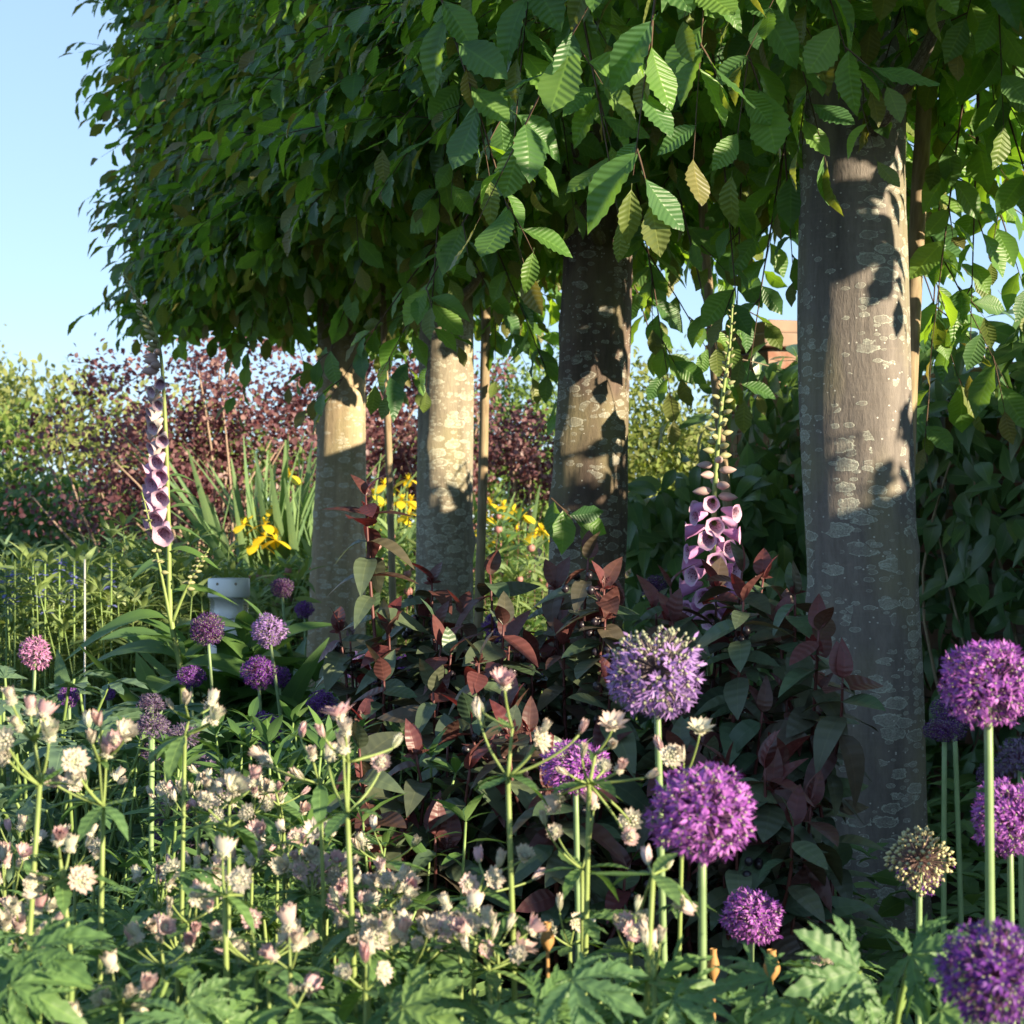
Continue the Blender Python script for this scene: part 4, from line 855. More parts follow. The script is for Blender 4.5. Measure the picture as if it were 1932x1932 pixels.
# ------------------------------------------------------------------ foxgloves
def bell_me(name, mo, mi, L=.05, R=.016, flare=1.25):
    g = Geo(); pr = np.array([(.16, 0), (.34, .05), (.44, .15), (.58, .3), (.84, .5), (.95, .72), (1.0, .86), (flare, .96), (flare*1.18, .985)])*[R, L]
    v, f, u = revolve(pr, 14); a = np.arctan2(v[:, 1], v[:, 0]); t = v[:, 2]/L
    v[:, 2] += np.where(t > .9, L*.12*np.cos(a), 0); v[:, :2] *= (1+.07*np.sin(a*5+.6)*(t > .93))[:, None]; g.add(v, f, u, 0)
    v2 = v.copy(); v2[:, :2] *= .965; v2[:, 2] -= .0003; g.add(v2, f[:, ::-1], u, 1)
    c, cf, cu = leaf_tpl(3, .35, .4, .3, 0), None, None
    for q in range(5): g.add(*xf(c, rotz(q*1.257)@rotx(1.1), (0, 0, -.001), .016), m=2)
    return g.mesh(name, [mo, mi, M_gbud])
ME_BELL = bell_me('foxglove_bell', M_foxo, M_foxi); ME_BELLM = bell_me('foxglove_light_bell', M_foxm, M_foxi); ME_BELLP = bell_me('foxglove_pale_bell', M_foxp, M_foxi, .045, .013, 1.2)
def budf(name, m, L=.03, R=.0075):
    g = Geo(); t = np.linspace(0, 1, 8); g.add(*revolve(np.stack([np.maximum(np.sin(t**.8*PI)**.7*R, .0005), t*L], -1), 9))
    for q in range(4): g.add(*xf(leaf_tpl(3, .35, .4, .4, 0), rotz(q*1.57)@rotx(1.2), (0, 0, -.001), .013), m=1)
    return g.mesh(name, [m, M_gbud])
ME_FB = budf('foxglove_bud', M_foxbud); ME_FBP = budf('foxglove_pink_bud', M_foxbudp, .036, .0085)
ME_FLEAF = []
for c in (.3, .6, .9):
    g = Geo(); g.add(*leaf_tpl(9, .2, .42, .3, c, 2, .004, .04, .3, .8, .9)); ME_FLEAF.append(g.mesh('foxglove_leaf', M_mid))
def foxglove(path, Z, fl0, fl1, bud1, size, label, seed, leaves, side=None, face=(0, -1), shoots=()):
    rr = np.random.default_rng(5000+seed); P = np.array([W(u, v, Z) for u, v in path]); loc = np.array([P[0][0], P[0][1], 0]); b = P[0].copy(); b[2] = 0
    P = smooth_path(np.vstack([b[None], P])-loc, 40); o = thing('foxglove', label, 'foxglove', loc); g = Geo(); g.add(*tube(P, np.linspace(.0085, .002, 40), 8)); part('stem', g.mesh('stem', M_stemy), o)
    z = P[:, 2]; at = lambda h: np.array([np.interp(h, z, P[:, 0]), np.interp(h, z, P[:, 1]), h])
    z0, z1, z2, z3 = [W(0, v, Z)[2] for v in (fl0, fl1, bud1, path[-1][1])]
    h = z0; i = 0
    while h < z3-.005:
        t = (h-z0)/(z3-z0); a = i*2.4+rr.uniform(-.3, .3); d = np.array([math.cos(a), math.sin(a), 0])
        fd = np.array([face[0], face[1], 0.]); d = norm(d+fd*.3)
        if side is not None: d = norm(d*.95+np.array([side[0], side[1], 0])*1.1)
        c = at(h)
        if h < z1:
            ax = norm(d+np.array([0, 0, -.75 if side is not None else -.25])); M = frames(np.array([norm(np.cross(ax, [0, 0, 1.]))]), ax[None])[0]
            zz = ax; xx = norm(np.cross(np.cross(zz, [0, 0, -1.]), zz)); M = np.stack([xx, np.cross(zz, xx), zz], -1)
            part('bell_flower', ME_BELL if side is None else (ME_BELLP if h > z0+.5*(z1-z0) else ME_BELLM), o, M, c+d*(.008 if side is not None else .016), size*rr.uniform(.85, 1.05)*(1-.25*(h-z0)/(z1-z0))); h += .0086 if side is None else .0165
        elif h < z2:
            tt = (h-z1)/(z2-z1); ax = norm(d+np.array([0, 0, -.1+.5*tt])); xx = norm(np.cross([0.1, .2, 1.], ax)); M = np.stack([xx, np.cross(ax, xx), ax], -1)
            part('bud', ME_FBP if tt < .35 else ME_FB, o, M, c+d*.006, size*(1.1-.55*tt)); h += .0105-.004*tt
        else:
            tt = (h-z2)/(z3-z2); ax = norm(d+np.array([0, 0, .7])); xx = norm(np.cross([0.1, .2, 1.], ax)); M = np.stack([xx, np.cross(ax, xx), ax], -1)
            part('bud', ME_FB, o, M, c+d*.003, size*(.5-.28*tt)); h += .0065
        i += 1
    for (lv, sz, ang) in leaves:
        hh = W(0, lv, Z)[2]; d = norm(np.array([math.cos(ang), math.sin(ang), .35])); part('leaf', ME_FLEAF[i % 3], o, frame1(d, (0, -.3, 1)), at(max(hh, .02)), sz); i += 1
    for (bu, bv, tu, tv) in shoots:
        a = W(bu, bv, Z)-loc; e = W(tu, tv, Z-.05)-loc; pm = bez(a, (a+e)/2+[.0, 0, .03], e, 14); h = Geo(); h.add(*tube(pm, np.linspace(.005, .0015, 14), 6)); part('side_shoot', h.mesh('side_shoot', M_stemy), o)
        for q in range(26):
            t = .45+.55*q/26; c = pm[int(t*13)]; an = q*2.4; dd = norm(np.array([math.cos(an), math.sin(an), .2-.5*(1-t)])); xx = norm(np.cross([0.1, .2, 1.], dd)); part('bud', ME_FB, o, np.stack([xx, np.cross(dd, xx), dd], -1), c, size*(.62-.4*(t-.45)/.55))
foxglove([(345, 1320), (322, 1160), (318, 1000), (312, 800), (300, 650), (268, 580), (232, 512)], 4.5, 985, 700, 590, 1.12, 'tall foxglove with pale pink bells down one side, its tip against the sky', 1,
         [(1000, .08, .2), (960, .07, .1), (930, .07, .4), (1040, .10, -.2), (1080, .12, 2.8), (1120, .15, .3), (1170, .2, 3.5), (1190, .2, -.6), (1240, .25, 3.0), (1260, .25, -.2), (1300, .28, -1.6), (900, .06, .2), (1060, .09, -2.2), (1210, .2, -2.3)], (-.85, -.5), (0, -1), [(325, 1190, 268, 930), (325, 1175, 395, 1035)])
foxglove([(1345, 1330), (1338, 1190), (1345, 1050), (1350, 900), (1362, 760), (1376, 660), (1382, 575)], 3.7, 1175, 940, 720, 1.0, 'purple-pink foxglove with open spotted bells, standing by the slim leaning stake', 2,
         [(1180, .05, .2), (1240, .12, 3.3), (1290, .14, -.5)], None, (-.1, -1))
foxglove([(1352, 1420), (1340, 1300), (1335, 1240)], 3.4, 1239, 1238, 1237, .8, 'short green foxglove spike not yet in flower under the purple-pink bells', 3, [(1290, .05, .2), (1310, .06, 3.0), (1330, .06, -1.)], None)

# ------------------------------------------------------------------ alliums
def allium_tpl(n, seed, petal=.2, cut=-1.2, npet=6, inner=.74, jit=.06, ovs=1., pr=1.):
    rr = np.random.default_rng(seed); i = np.arange(n)+.5; ph = np.arccos(1-2*i/n); th = PI*(1+5**.5)*i
    D = np.stack([np.cos(th)*np.sin(ph), np.sin(th)*np.sin(ph), np.cos(ph)], -1)+rr.normal(0, jit, (n, 3)); D = norm(D); D = D[(D[:, 2] > cut) & (np.sin(D[:, 0]*5+seed)+np.sin(D[:, 1]*6+seed*2)+np.sin(D[:, 2]*5+seed*3)+rr.normal(0, .8, n) > -1.75)]; n = len(D)
    rad = (rr.uniform(inner-.16, inner+.12, n))*(1+.05*np.sin(D[:, 0]*4+seed)+.05*np.sin(D[:, 2]*5+seed)); ped = Geo(); flo = Geo(); ov = Geo()
    sd = norm(np.cross(D, [.3, .2, .9])); s2 = np.cross(D, sd)
    T = []
    for q in range(3): a = q*2.094; T.append(sd*math.cos(a)+s2*math.sin(a))
    V = np.concatenate([np.stack([t*.010*pr for t in T], 1), np.stack([D*rad[:, None]+t*.008*pr for t in T], 1)], 1).reshape(-1, 3)
    f0 = np.array([[0, 1, 4, 3], [1, 2, 5, 4], [2, 0, 3, 5]]); F = (f0[None]+(np.arange(n)*6)[:, None, None]).reshape(-1, 4); ped.add(V, F, r=rr.random(1)[0])
    pt = np.array([[0, 0, 0], [.13, .5, .02], [0, 1, .0], [-.13, .5, .02]]); pf = np.array([[0, 1, 2, 3]]); pu = np.array([[.5, 0], [1, .5], [.5, 1], [0, .5]])
    for q in range(npet):
        a = q*2*PI/npet+rr.uniform(0, 6.28, n); rd = sd*np.cos(a)[:, None]+s2*np.sin(a)[:, None]
        LD = norm(rd*rr.uniform(.7, 1.1, n)[:, None]+D*rr.uniform(.35, 1.0, n)[:, None]); flo.inst((pt, pf, pu), frames(LD, D), D*rad[:, None], petal*rr.uniform(.8, 1.2, n), np.clip(rr.random(n), 0, 1))
    oc = np.array([[1, 0, 0], [0, 1, 0], [-1, 0, 0], [0, -1, 0], [0, 0, 1.3], [0, 0, -1]])*.036; of = np.array([[0, 1, 4], [1, 2, 4], [2, 3, 4], [3, 0, 4], [1, 0, 5], [2, 1, 5], [3, 2, 5], [0, 3, 5]])
    ped.inst((oc, of, np.zeros((6, 2))), frames(sd, D), D*(rad[:, None]+.02), np.ones(n)*ovs, m=1)
    return ped, flo
AL = {}
for nm, n, sd_, pet, pm, pdm, inn, cut in (('bright', 400, 1, .21, P_bright, M_pedp, .76, -2), ('deep', 380, 2, .20, P_deep, M_pedp, .76, -2), ('dark', 380, 3, .17, P_dark, M_pedp, .80, -2), ('lilac', 380, 4, .20, P_lilac, M_ped, .78, -2), ('pink', 150, 5, .30, P_pink, M_ped, .74, -2), ('fade', 170, 6, .28, P_fade, M_pedp, .74, -.4)):
    for q in range(2):
        a, b = allium_tpl(n, sd_*10+q, pet, cut, 6, inn); AL.setdefault(nm, []).append((a.mesh('pedicels', [pdm, M_ovary]), b.mesh('florets', pm)))
def half_head(n, seed, top, pet, petmat, pmat, ovs, om):
    """going over: bare green seed heads on top, florets still open below (or a rim only)"""
    a, b = allium_tpl(n, seed, pet, -2, 6, .80, .05, ovs, 1.5); V = np.concatenate(b.V); keep = []
    F = np.concatenate(b.Q); c = V[F].mean(1); k = c[:, 2] < top+.12*np.sin(c[:, 0]*9)+np.random.default_rng(seed).normal(0, .22, len(c))
    b.Q = [F[k]]; b.QM = [np.zeros(k.sum(), int)]; return a.mesh('pedicels', [pmat, om]), b.mesh('florets', petmat)
AL['half'] = [half_head(330, 81, .30, .25, P_lilac, M_ped, 1.35, M_ovary)]
AL['seed'] = [half_head(260, 83, -.38, .16, P_deep, M_seedped, 1.9, M_bead)]
def allium(u, v, Z, d, kind, label, base=None, squash=1., seed=0, tilt=(0, 0), group=None, sr=.0042):
    """u, v: centre of the head; d: its width in picture units"""
    c = W(u, v, Z); R = d/2/FPX*Z; rr = np.random.default_rng(int(u*7+v)); bu = u+rr.uniform(-14, 14) if base is None else base
    b = np.array([(bu-966)/FPX*Z, Z+rr.uniform(-.02, .02), 0]); loc = b.copy(); o = thing('allium', label, 'allium', loc, group)
    pm = bez((0, 0, -.01), np.array([(c-b)[0]*.35, (c-b)[1]*.4, c[2]*.5]), c-b, 10); g = Geo(); g.add(*tube(pm, np.linspace(sr*1.15, sr*.85, 10), 8)); part('stem', g.mesh('stem', M_astem), o)
    pe, fl = AL[kind][seed % len(AL[kind])]; M = rotz(rr.uniform(0, 6.28)) if kind not in ('half', 'seed') else np.eye(3); M = rotx(tilt[0])@roty(tilt[1])@M
    h = part('flower_head', pe, o, M, c-b, (R, R, R*squash)); part('florets', fl, h)
    return o
allium(1238, 1262, 2.02, 186, 'half', 'large round allium going over, grey-green crown with lilac florets below', 1268, .97)
allium(1325, 1535, 1.72, 214, 'bright', 'biggest vivid purple allium on a pale green stem before the dark hypericum', 1328, .92)
allium(1085, 1447, 2.40, 138, 'bright', 'purple allium partly hidden behind white astrantia flowers', 1100, .8, 1)
allium(1418, 1730, 2.30, 128, 'bright', 'small low purple allium leaning over near the tan seed pods', 1412, .86, 0, (0, .35))
allium(1735, 1622, 2.20, 138, 'seed', 'dried allium seed head with pale green beads before the thickest trunk', 1730, .95)
allium(1864, 1290, 1.90, 190, 'bright', 'vivid pink-purple allium on a tall stem at the leafy wall, topmost there', 1874, .95, 1, (0, .1), None, .0052)
allium(1905, 1545, 2.10, 158, 'bright', 'pink-purple allium half cut off, below the topmost one by the wall', 1912, 1.)
allium(1870, 1838, 1.42, 216, 'deep', 'dusky purple allium lowest by the wall, loose florets with spiky stalks', 1880, 1., 1)
allium(1782, 1378, 2.60, 84, 'dark', 'small flat dark allium just opening beside the thickest trunk', 1776, .55, 0)
allium(1800, 1345, 2.70, 90, 'dark', 'dark purple allium hidden behind the topmost pink-purple one', 1830, .8, 1)
allium(1925, 1440, 2.40, 100, 'fade', 'faded brownish allium behind the topmost pink-purple one', 1925, 1.)
allium(1868, 1462, 2.55, 54, 'dark', 'tiny violet allium between the two tall stems by the wall', 1862, .9)
G2 = 'round alliums by the pale trunk'
allium(391, 1187, 4.25, 72, 'dark', 'darkest purple allium ball right before the steel bollard', 430, .95, 0, (0, 0))
allium(507, 1190, 4.3, 76, 'lilac', 'pale lilac allium ball right of the steel bollard', 572, .9)
allium(487, 1268, 4.1, 74, 'deep', 'deep purple allium ball under the pale lilac one', 512, .92)
allium(527, 1277, 4.5, 50, 'deep', 'small purple allium tucked behind the deep purple ball', 545, .9, 1)
allium(499, 1374, 3.7, 74, 'deep', 'lowest deep purple allium under the lilac ball', 505, .92, 1)
allium(361, 1276, 4.2, 60, 'deep', 'small purple allium at the base of the pale pink foxglove', 372, .75)
allium(532, 1109, 5.2, 47, 'dark', 'small dark allium standing higher than the lilac ball, near the pale trunk', 560, .9, 1)
allium(574, 1150, 6.0, 40, 'deep', 'little purple allium at the left edge of the pale trunk', 580, .9)
allium(130, 1313, 3.6, 44, 'deep', 'little purple allium among grey-green lobed leaves', 140, 1.1)
allium(205, 1308, 3.9, 30, 'deep', 'tiny purple allium next to the strap leaves', 205, 1., 1)
allium(67, 1231, 4.0, 62, 'pink', 'pink oval allium leaning among the grey-green leaves', 52, 1.15, 0, (0, -.5))
allium(606, 1328, 3.8, 62, 'deep', 'purple allium at the foot of the pale trunk', 610, .9)
allium(937, 1180, 5.0, 62, 'deep', 'purple allium behind the hypericum at the foot of the stake', 937, .9)
allium(942, 1216, 4.8, 62, 'dark', 'dark allium just under the one at the foot of the stake', 945, .9, 1)
allium(1003, 1262, 4.6, 62, 'deep', 'purple allium behind hypericum at the edge of the dark trunk', 1003, 1.1, 1)
allium(985, 1300, 4.4, 60, 'deep', 'violet allium lower down at the edge of the dark trunk', 985, .8)
allium(1235, 1108, 4.8, 52, 'dark', 'dark violet allium left of the purple-pink foxglove', 1240, .95)
allium(672, 1258, 4.0, 56, 'lilac', 'lilac allium peeping through hypericum leaves by the pale trunk', 672, 1., 1)
allium(765, 1258, 4.0, 44, 'deep', 'small violet allium seen through hypericum near the lichen-crusted trunk', 765, 1.1)
allium(720, 1285, 4.0, 60, 'fade', 'faded allium in shade between hypericum stems', 722, .8, 1)
for i, (u, v, d) in enumerate([(288, 1372, 74), (345, 1392, 70), (300, 1420, 84), (378, 1452, 70), (285, 1330, 56), (340, 1540, 110), (390, 1560, 100), (315, 1500, 90), (440, 1560, 96), (330, 1585, 90), (655, 1480, 60), (670, 1440, 56), (420, 1500, 76)]):
    allium(u, v, 2.75+.12*(i % 4), d, 'fade', ('larger ' if d > 82 else 'smaller ')+'faded dull violet allium '+('by the slim pink-tipped astrantia' if v < 1440 and u < 350 else 'below the slim pink-tipped astrantia' if v < 1520 and u < 500 else 'sunk deepest among white astrantia' if u < 500 else 'behind the tall pink astrantia'), None, .85, i, (.15, .1), 'faded alliums among the astrantia')

# ------------------------------------------------------------------ astrantia
def ast_flower(open_, nb, seed, flor=True, R=.0185, dome=1.):
    rr = np.random.default_rng(seed); br = Geo(); fl = Geo()
    el = PI/2-open_                       # angle above horizontal
    for ring in range(2):
        for q in range(nb):
            a = (q+.5*ring)*2*PI/nb+rr.uniform(-.1, .1); e = el+rr.uniform(-.12, .12)+.12*ring
            t = leaf_tpl(4, .18, .58, .35, -.12 if open_ < .8 else .12, 1, 0, 0, 0, .8, 1.1); br.add(*xf(t, rotz(a)@rotx(e), (0, 0, 0), R*rr.uniform(.92, 1.1)*1.08), r=rr.random())
    if flor:
        n = 34; i = np.arange(n)+.5; ph = np.arccos(1-i/n*.95); th = PI*(1+5**.5)*i; D = np.stack([np.cos(th)*np.sin(ph), np.sin(th)*np.sin(ph), np.cos(ph)], -1)
        oc = np.array([[1, 0, 0], [0, 1, 0], [-1, 0, 0], [0, -1, 0], [0, 0, 1.4]])*.0015; of = np.array([[0, 1, 4], [1, 2, 4], [2, 3, 4], [3, 0, 4]])
        sq = (.55 if open_ < .9 else .8)*dome
        fl.inst((oc, of, np.zeros((5, 2))+.5), frames(np.cross(D, [.2, .1, .9]), D), D*[.0085*sq, .0085*sq, .0075]+[0, 0, .0015], rr.uniform(.8, 1.3, n), m=0)
        k = 24; DD = D[rr.integers(0, n, k)]; v = np.array([[.0002, 0, 0], [-.0002, 0, 0], [0, .0002, .004]]); fl.inst((v, np.array([[0, 1, 2]]), np.zeros((3, 2))), frames(np.cross(DD, [.2, .1, .9]), DD), DD*[.009*sq, .009*sq, .008]+[0, 0, .0015], np.ones(k)*1.3)
    return br.mesh('bracts', M_bract), (fl.mesh('florets', M_flor) if flor else None)
AF = {'open': [ast_flower(.82, 9, 1), ast_flower(.7, 10, 2)], 'cup': [ast_flower(.55, 9, 3), ast_flower(.42, 10, 4)], 'disc': [ast_flower(1.0, 12, 7, True, .0125, 1.15), ast_flower(.85, 12, 8, True, .0118, 1.2)], 'bud': [ast_flower(.24, 8, 5, False), ast_flower(.32, 8, 6, False)]}
ME_COL = []
for c in (.2, .5, -.1):
    g = Geo(); g.add(*leaf_tpl(8, .17, .5, .3, c, 1, .004, .18, .4)); ME_COL.append(g.mesh('collar_leaf', M_astl))
def astrantia(fork, Z, flowers, base, label, seed, group=None, nleaf=4, sr=.0026, leafz=.42, fs=1.0):
    """fork (u,v), flowers [(u,v,kind)], base u at the foot"""
    rr = np.random.default_rng(7000+seed); f = W(fork[0], fork[1], Z); b = np.array([(base-966)/FPX*Z, Z+rr.uniform(-.04, .06), 0]); o = thing('astrantia', label, 'astrantia', b, group)
    st = Geo(); fl = f-b; st.add(*tube(bez((0, 0, -.01), np.array([fl[0]*.35, fl[1]*.4, fl[2]*.55]), fl, 10), np.linspace(sr*1.15, sr*.8, 10), 7))
    sub = None
    if len(flowers) > 4:
        mu = np.mean([q[0] for q in flowers]); mv = min(q[1] for q in flowers); sub = W(fork[0]*.65+mu*.35, fork[1]*.45+mv*.55, Z)-b
        st.add(*tube(bez(fl, (fl+sub)/2, sub, 5), np.linspace(sr*.75, sr*.55, 5), 6))
        for q in range(3): a = rr.uniform(0, 6.28); part('collar_leaf', ME_COL[q], o, frame1(norm(np.array([math.cos(a), math.sin(a), .3])), (0, 0, 1)), sub, rr.uniform(.022, .034))
    fork0 = fl
    for (u, v, kd) in flowers:
        p = W(u, v, Z+rr.uniform(-.035, .035))-b; fl = sub if (sub is not None and p[2] > sub[2]+.008) else fork0; mid = (fl+p)/2+np.array([(p-fl)[0]*.22, 0, -.12*abs(p[2]-fl[2])+.002]); pm = bez(fl, mid, p, 8); st.add(*tube(pm, np.linspace(sr*.5, sr*.36, 8), 5))
        ax = norm(norm(pm[-1]-pm[-3])+np.array([0, -.25 if kd != 'bud' else 0, .35])+rr.normal(0, .22, 3))
        if kd == 'face': ax = norm(np.array([rr.normal(0, .5), -.8, .45])); kd = 'disc'
        M = frames(norm(np.cross(ax, [.2, .9, .3]))[None], ax[None])[0]; br, ff = AF[kd][rr.integers(2)]; s = 1.05*fs*rr.uniform(.8, 1.15)*(1 if kd != 'bud' else .95)
        h = part('flower', br, o, M, p, s)
        if ff: part('floret_dome', ff, h)
    a0 = rr.uniform(0, 6); fl = fork0
    for q in range(5):
        a = a0+q*1.257+rr.uniform(-.3, .3); d = norm(np.array([math.cos(a), math.sin(a), rr.uniform(-.35, .5)])); part('collar_leaf', ME_COL[q % 3], o, frame1(d, (0, 0, 1)), fl, rr.uniform(.035, .06))
    for fz in (.5, .66, .8):
        a = rr.uniform(0, 6.28); part('leaf', ME_PALM[seed % 3], o, frame1(norm(np.array([math.cos(a), math.sin(a), .2])), (0, 0, 1)), fl*[fz*.8, fz*.8, fz], rr.uniform(.04, .065))
    for q in range(nleaf):
        a = rr.uniform(0, 6.28); r = rr.uniform(.04, .18); e = np.array([math.cos(a)*r, math.sin(a)*r, leafz*rr.uniform(.55, 1.0)])
        if b[1]+e[1] < 1.42: e[1] = 1.42-b[1]
        st.add(*tube(bez((0, 0, -.01), e*[.2, .2, .7], e, 7), .0022, 5, False)); d = norm(np.array([math.cos(a), math.sin(a)-.2, rr.uniform(-.25, .3)])); part('leaf', ME_PALM[rr.integers(3)], o, frame1(d, np.array([0, -.7, 1.])+rr.normal(0, .3, 3)), e, rr.uniform(.055, .088))
    part('stem', st.mesh('stem', M_stemy), o)
    return o
o_, c_, b_, f_ = 'open', 'cup', 'bud', 'face'
astrantia((958, 1465), 1.80, [(952, 1300, o_), (906, 1362, b_), (912, 1345, b_), (1012, 1398, f_), (1022, 1388, b_), (1092, 1387, b_)], 990, 'tall pinkish astrantia forked over one open flower, alone before the dark hypericum', 1, None, 3, .0031)
astrantia((1112, 1480), 1.84, [(1060, 1500, o_), (1098, 1432, b_), (1155, 1376, o_), (1150, 1410, b_), (1142, 1448, f_), (1165, 1456, c_), (1215, 1468, b_), (1190, 1552, f_), (1184, 1582, f_), (1075, 1462, b_)], 1090, 'crowded white and pink astrantia with many heads before the purple allium', 2, None, 3, .0031)
astrantia((1098, 1640), 1.88, [(1030, 1560, b_), (1050, 1572, f_), (1120, 1530, c_)], 1102, 'short forked astrantia at the side of the crowded white one', 3)
astrantia((655, 1535), 1.76, [(642, 1358, o_), (614, 1394, b_), (652, 1388, c_), (648, 1424, c_), (740, 1412, b_), (722, 1442, f_), (620, 1444, b_)], 692, 'tall pink astrantia with rosy heads in front of the pale trunk', 4, None, 3, .0031)
astrantia((75, 1482), 1.72, [(78, 1358, o_), (24, 1330, c_), (58, 1352, c_), (12, 1402, f_), (14, 1432, f_), (92, 1398, c_), (40, 1378, c_)], 15, 'cream astrantia cluster at the left border below the lobed leaves', 5, None, 3, .0030)
astrantia((195, 1520), 1.78, [(216, 1400, f_), (168, 1376, b_), (190, 1372, b_), (236, 1392, o_), (95, 1472, f_), (150, 1466, f_), (138, 1440, f_), (175, 1405, b_), (200, 1430, o_)], 178, 'full cream astrantia with one wide open flower and nodding discs', 6, None, 3, .0030)
astrantia((349, 1388), 1.95, [(328, 1340, b_), (350, 1332, b_), (394, 1338, c_), (398, 1366, c_), (378, 1372, b_)], 340, 'slim astrantia with few pink-tipped buds before the faded alliums', 7)
astrantia((424, 1690), 1.66, [(420, 1622, o_), (376, 1694, f_), (456, 1662, f_), (458, 1690, b_)], 428, 'white astrantia with one upright open flower on a thick yellow-green stem', 8, None, 3, .0031)
astrantia((228, 1895), 1.56, [(213, 1838, c_), (202, 1884, f_), (232, 1884, b_), (270, 1876, c_), (255, 1905, f_)], 232, 'low white astrantia near the big lobed leaf', 9)
astrantia((150, 1975), 1.5, [(145, 1925, c_), (125, 1940, b_)], 150, 'single astrantia flower just peeping up from the leaves', 10)
astrantia((118, 1660), 1.70, [(108, 1588, c_), (130, 1612, c_), (54, 1672, f_), (150, 1662, f_), (80, 1690, b_)], 190, 'greenish white astrantia with a stem leaning over big leaves', 11, None, 3, .0030)
astrantia((604, 1480), 1.95, [(568, 1394, b_), (506, 1440, c_), (590, 1432, c_), (620, 1438, c_), (516, 1452, b_), (575, 1470, b_)], 625, 'pale astrantia with a curved side branch beside the tall pink one', 12)
astrantia((432, 1560), 1.88, [(440, 1494, o_), (402, 1490, c_), (478, 1482, c_), (384, 1512, f_), (470, 1535, f_)], 425, 'white astrantia with a broad pale flower facing up among faded alliums', 13)
astrantia((548, 1830), 1.62, [(546, 1760, c_), (560, 1790, c_), (522, 1812, c_), (548, 1740, b_)], 560, 'pink-flushed low astrantia in front of the fresh green leaves', 14)
astrantia((690, 1870), 1.62, [(698, 1802, c_), (655, 1838, f_), (716, 1836, f_), (690, 1820, b_)], 690, 'low astrantia with pale pink nodding heads by the big leaves', 15)
astrantia((900, 1690), 1.86, [(905, 1630, b_), (940, 1640, b_), (986, 1622, o_), (1002, 1662, b_), (880, 1672, f_), (925, 1660, f_)], 872, 'astrantia with a curved stem, leaning left of the tall forked stem', 16)
astrantia((868, 1785), 1.78, [(846, 1720, c_), (892, 1722, c_), (850, 1752, f_), (888, 1748, f_), (838, 1762, b_), (866, 1735, c_)], 880, 'dense low cluster of white astrantia heads before the dark hypericum', 17)
astrantia((1232, 1650), 1.62, [(1275, 1698, c_), (1210, 1715, c_), (1258, 1640, b_), (1225, 1635, b_)], 1190, 'bending astrantia with greenish flower and leafy collar under the biggest allium', 18, None, 2, .0030)
astrantia((1075, 1785), 1.95, [(1056, 1722, b_), (1084, 1742, f_), (1112, 1758, b_), (1040, 1760, f_)], 1085, 'small astrantia with grey-white heads deep in shade', 19)
astrantia((1190, 1800), 1.80, [(1165, 1752, b_), (1182, 1742, f_), (1200, 1722, b_), (1190, 1762, f_)], 1190, 'small pink-white astrantia under the bending one', 20)
astrantia((1290, 1470), 1.92, [(1320, 1385, o_), (1252, 1424, b_), (1266, 1430, f_), (1290, 1440, b_)], 1275, 'astrantia with flat open flower rising beside the biggest allium', 21)
astrantia((1555, 1850), 2.1, [(1540, 1812, f_), (1572, 1806, f_), (1556, 1820, c_)], 1555, 'two pinkish astrantia heads at the foot of the thickest trunk', 22)
astrantia((1235, 1850), 1.6, [(1232, 1795, c_), (1245, 1780, b_), (1222, 1790, b_)], 1240, 'green-white unopened astrantia cluster low before the allium stem', 23)
astrantia((560, 1900), 1.56, [(545, 1880, b_), (575, 1872, c_)], 560, 'small astrantia bud at the bottom between palm-shaped leaves', 24)
kinds = [c_, c_, b_, b_, f_, c_, b_, o_]
rs = np.random.default_rng(19); cnt = 0
fill = []
for i in range(46):
    u = rs.uniform(-20, 760) if i < 38 else rs.uniform(680, 980); v = rs.uniform(1500, 1850); 
    if i >= 38: v = rs.uniform(1700, 1850)
    Z = 1.62+(1900-v)/400*.75+rs.uniform(-.05, .1); fill.append((u, v, Z))
for i, (u, v, Z) in enumerate(fill):
    fls = []; n = rs.integers(4, 8)
    for q in range(n):
        a = -PI/2+rs.uniform(-1.15, 1.15); r = rs.uniform(40, 85)*1.75/Z; fls.append((u+math.cos(a)*r, v+math.sin(a)*r, kinds[rs.integers(8)]))
    no = sum(k == o_ for _, _, k in fls); nb = sum(k == b_ for _, _, k in fls); look = 'one wide open' if no == 1 else ('several wide open' if no else ('mostly closed buds' if nb > 2 else ('two still in bud' if nb == 2 else ('one still in bud' if nb else 'none in bud'))))
    reg = 'near the lobed leaves' if u < 170 else ('below the faded alliums' if u < 400 and v < 1700 else ('by the big leaf' if u < 400 else ('near the thick stem' if u < 560 else ('round the tall pink one' if u < 770 else 'before dark hypericum'))))
    astrantia((u, v), Z, fls, u+rs.uniform(-25, 25), 'cream astrantia with %s heads, %s, %s' % ('four five six seven'.split()[n-4], look, reg), 100+i, 'astrantia drift', 5, .0024, .46, .88)
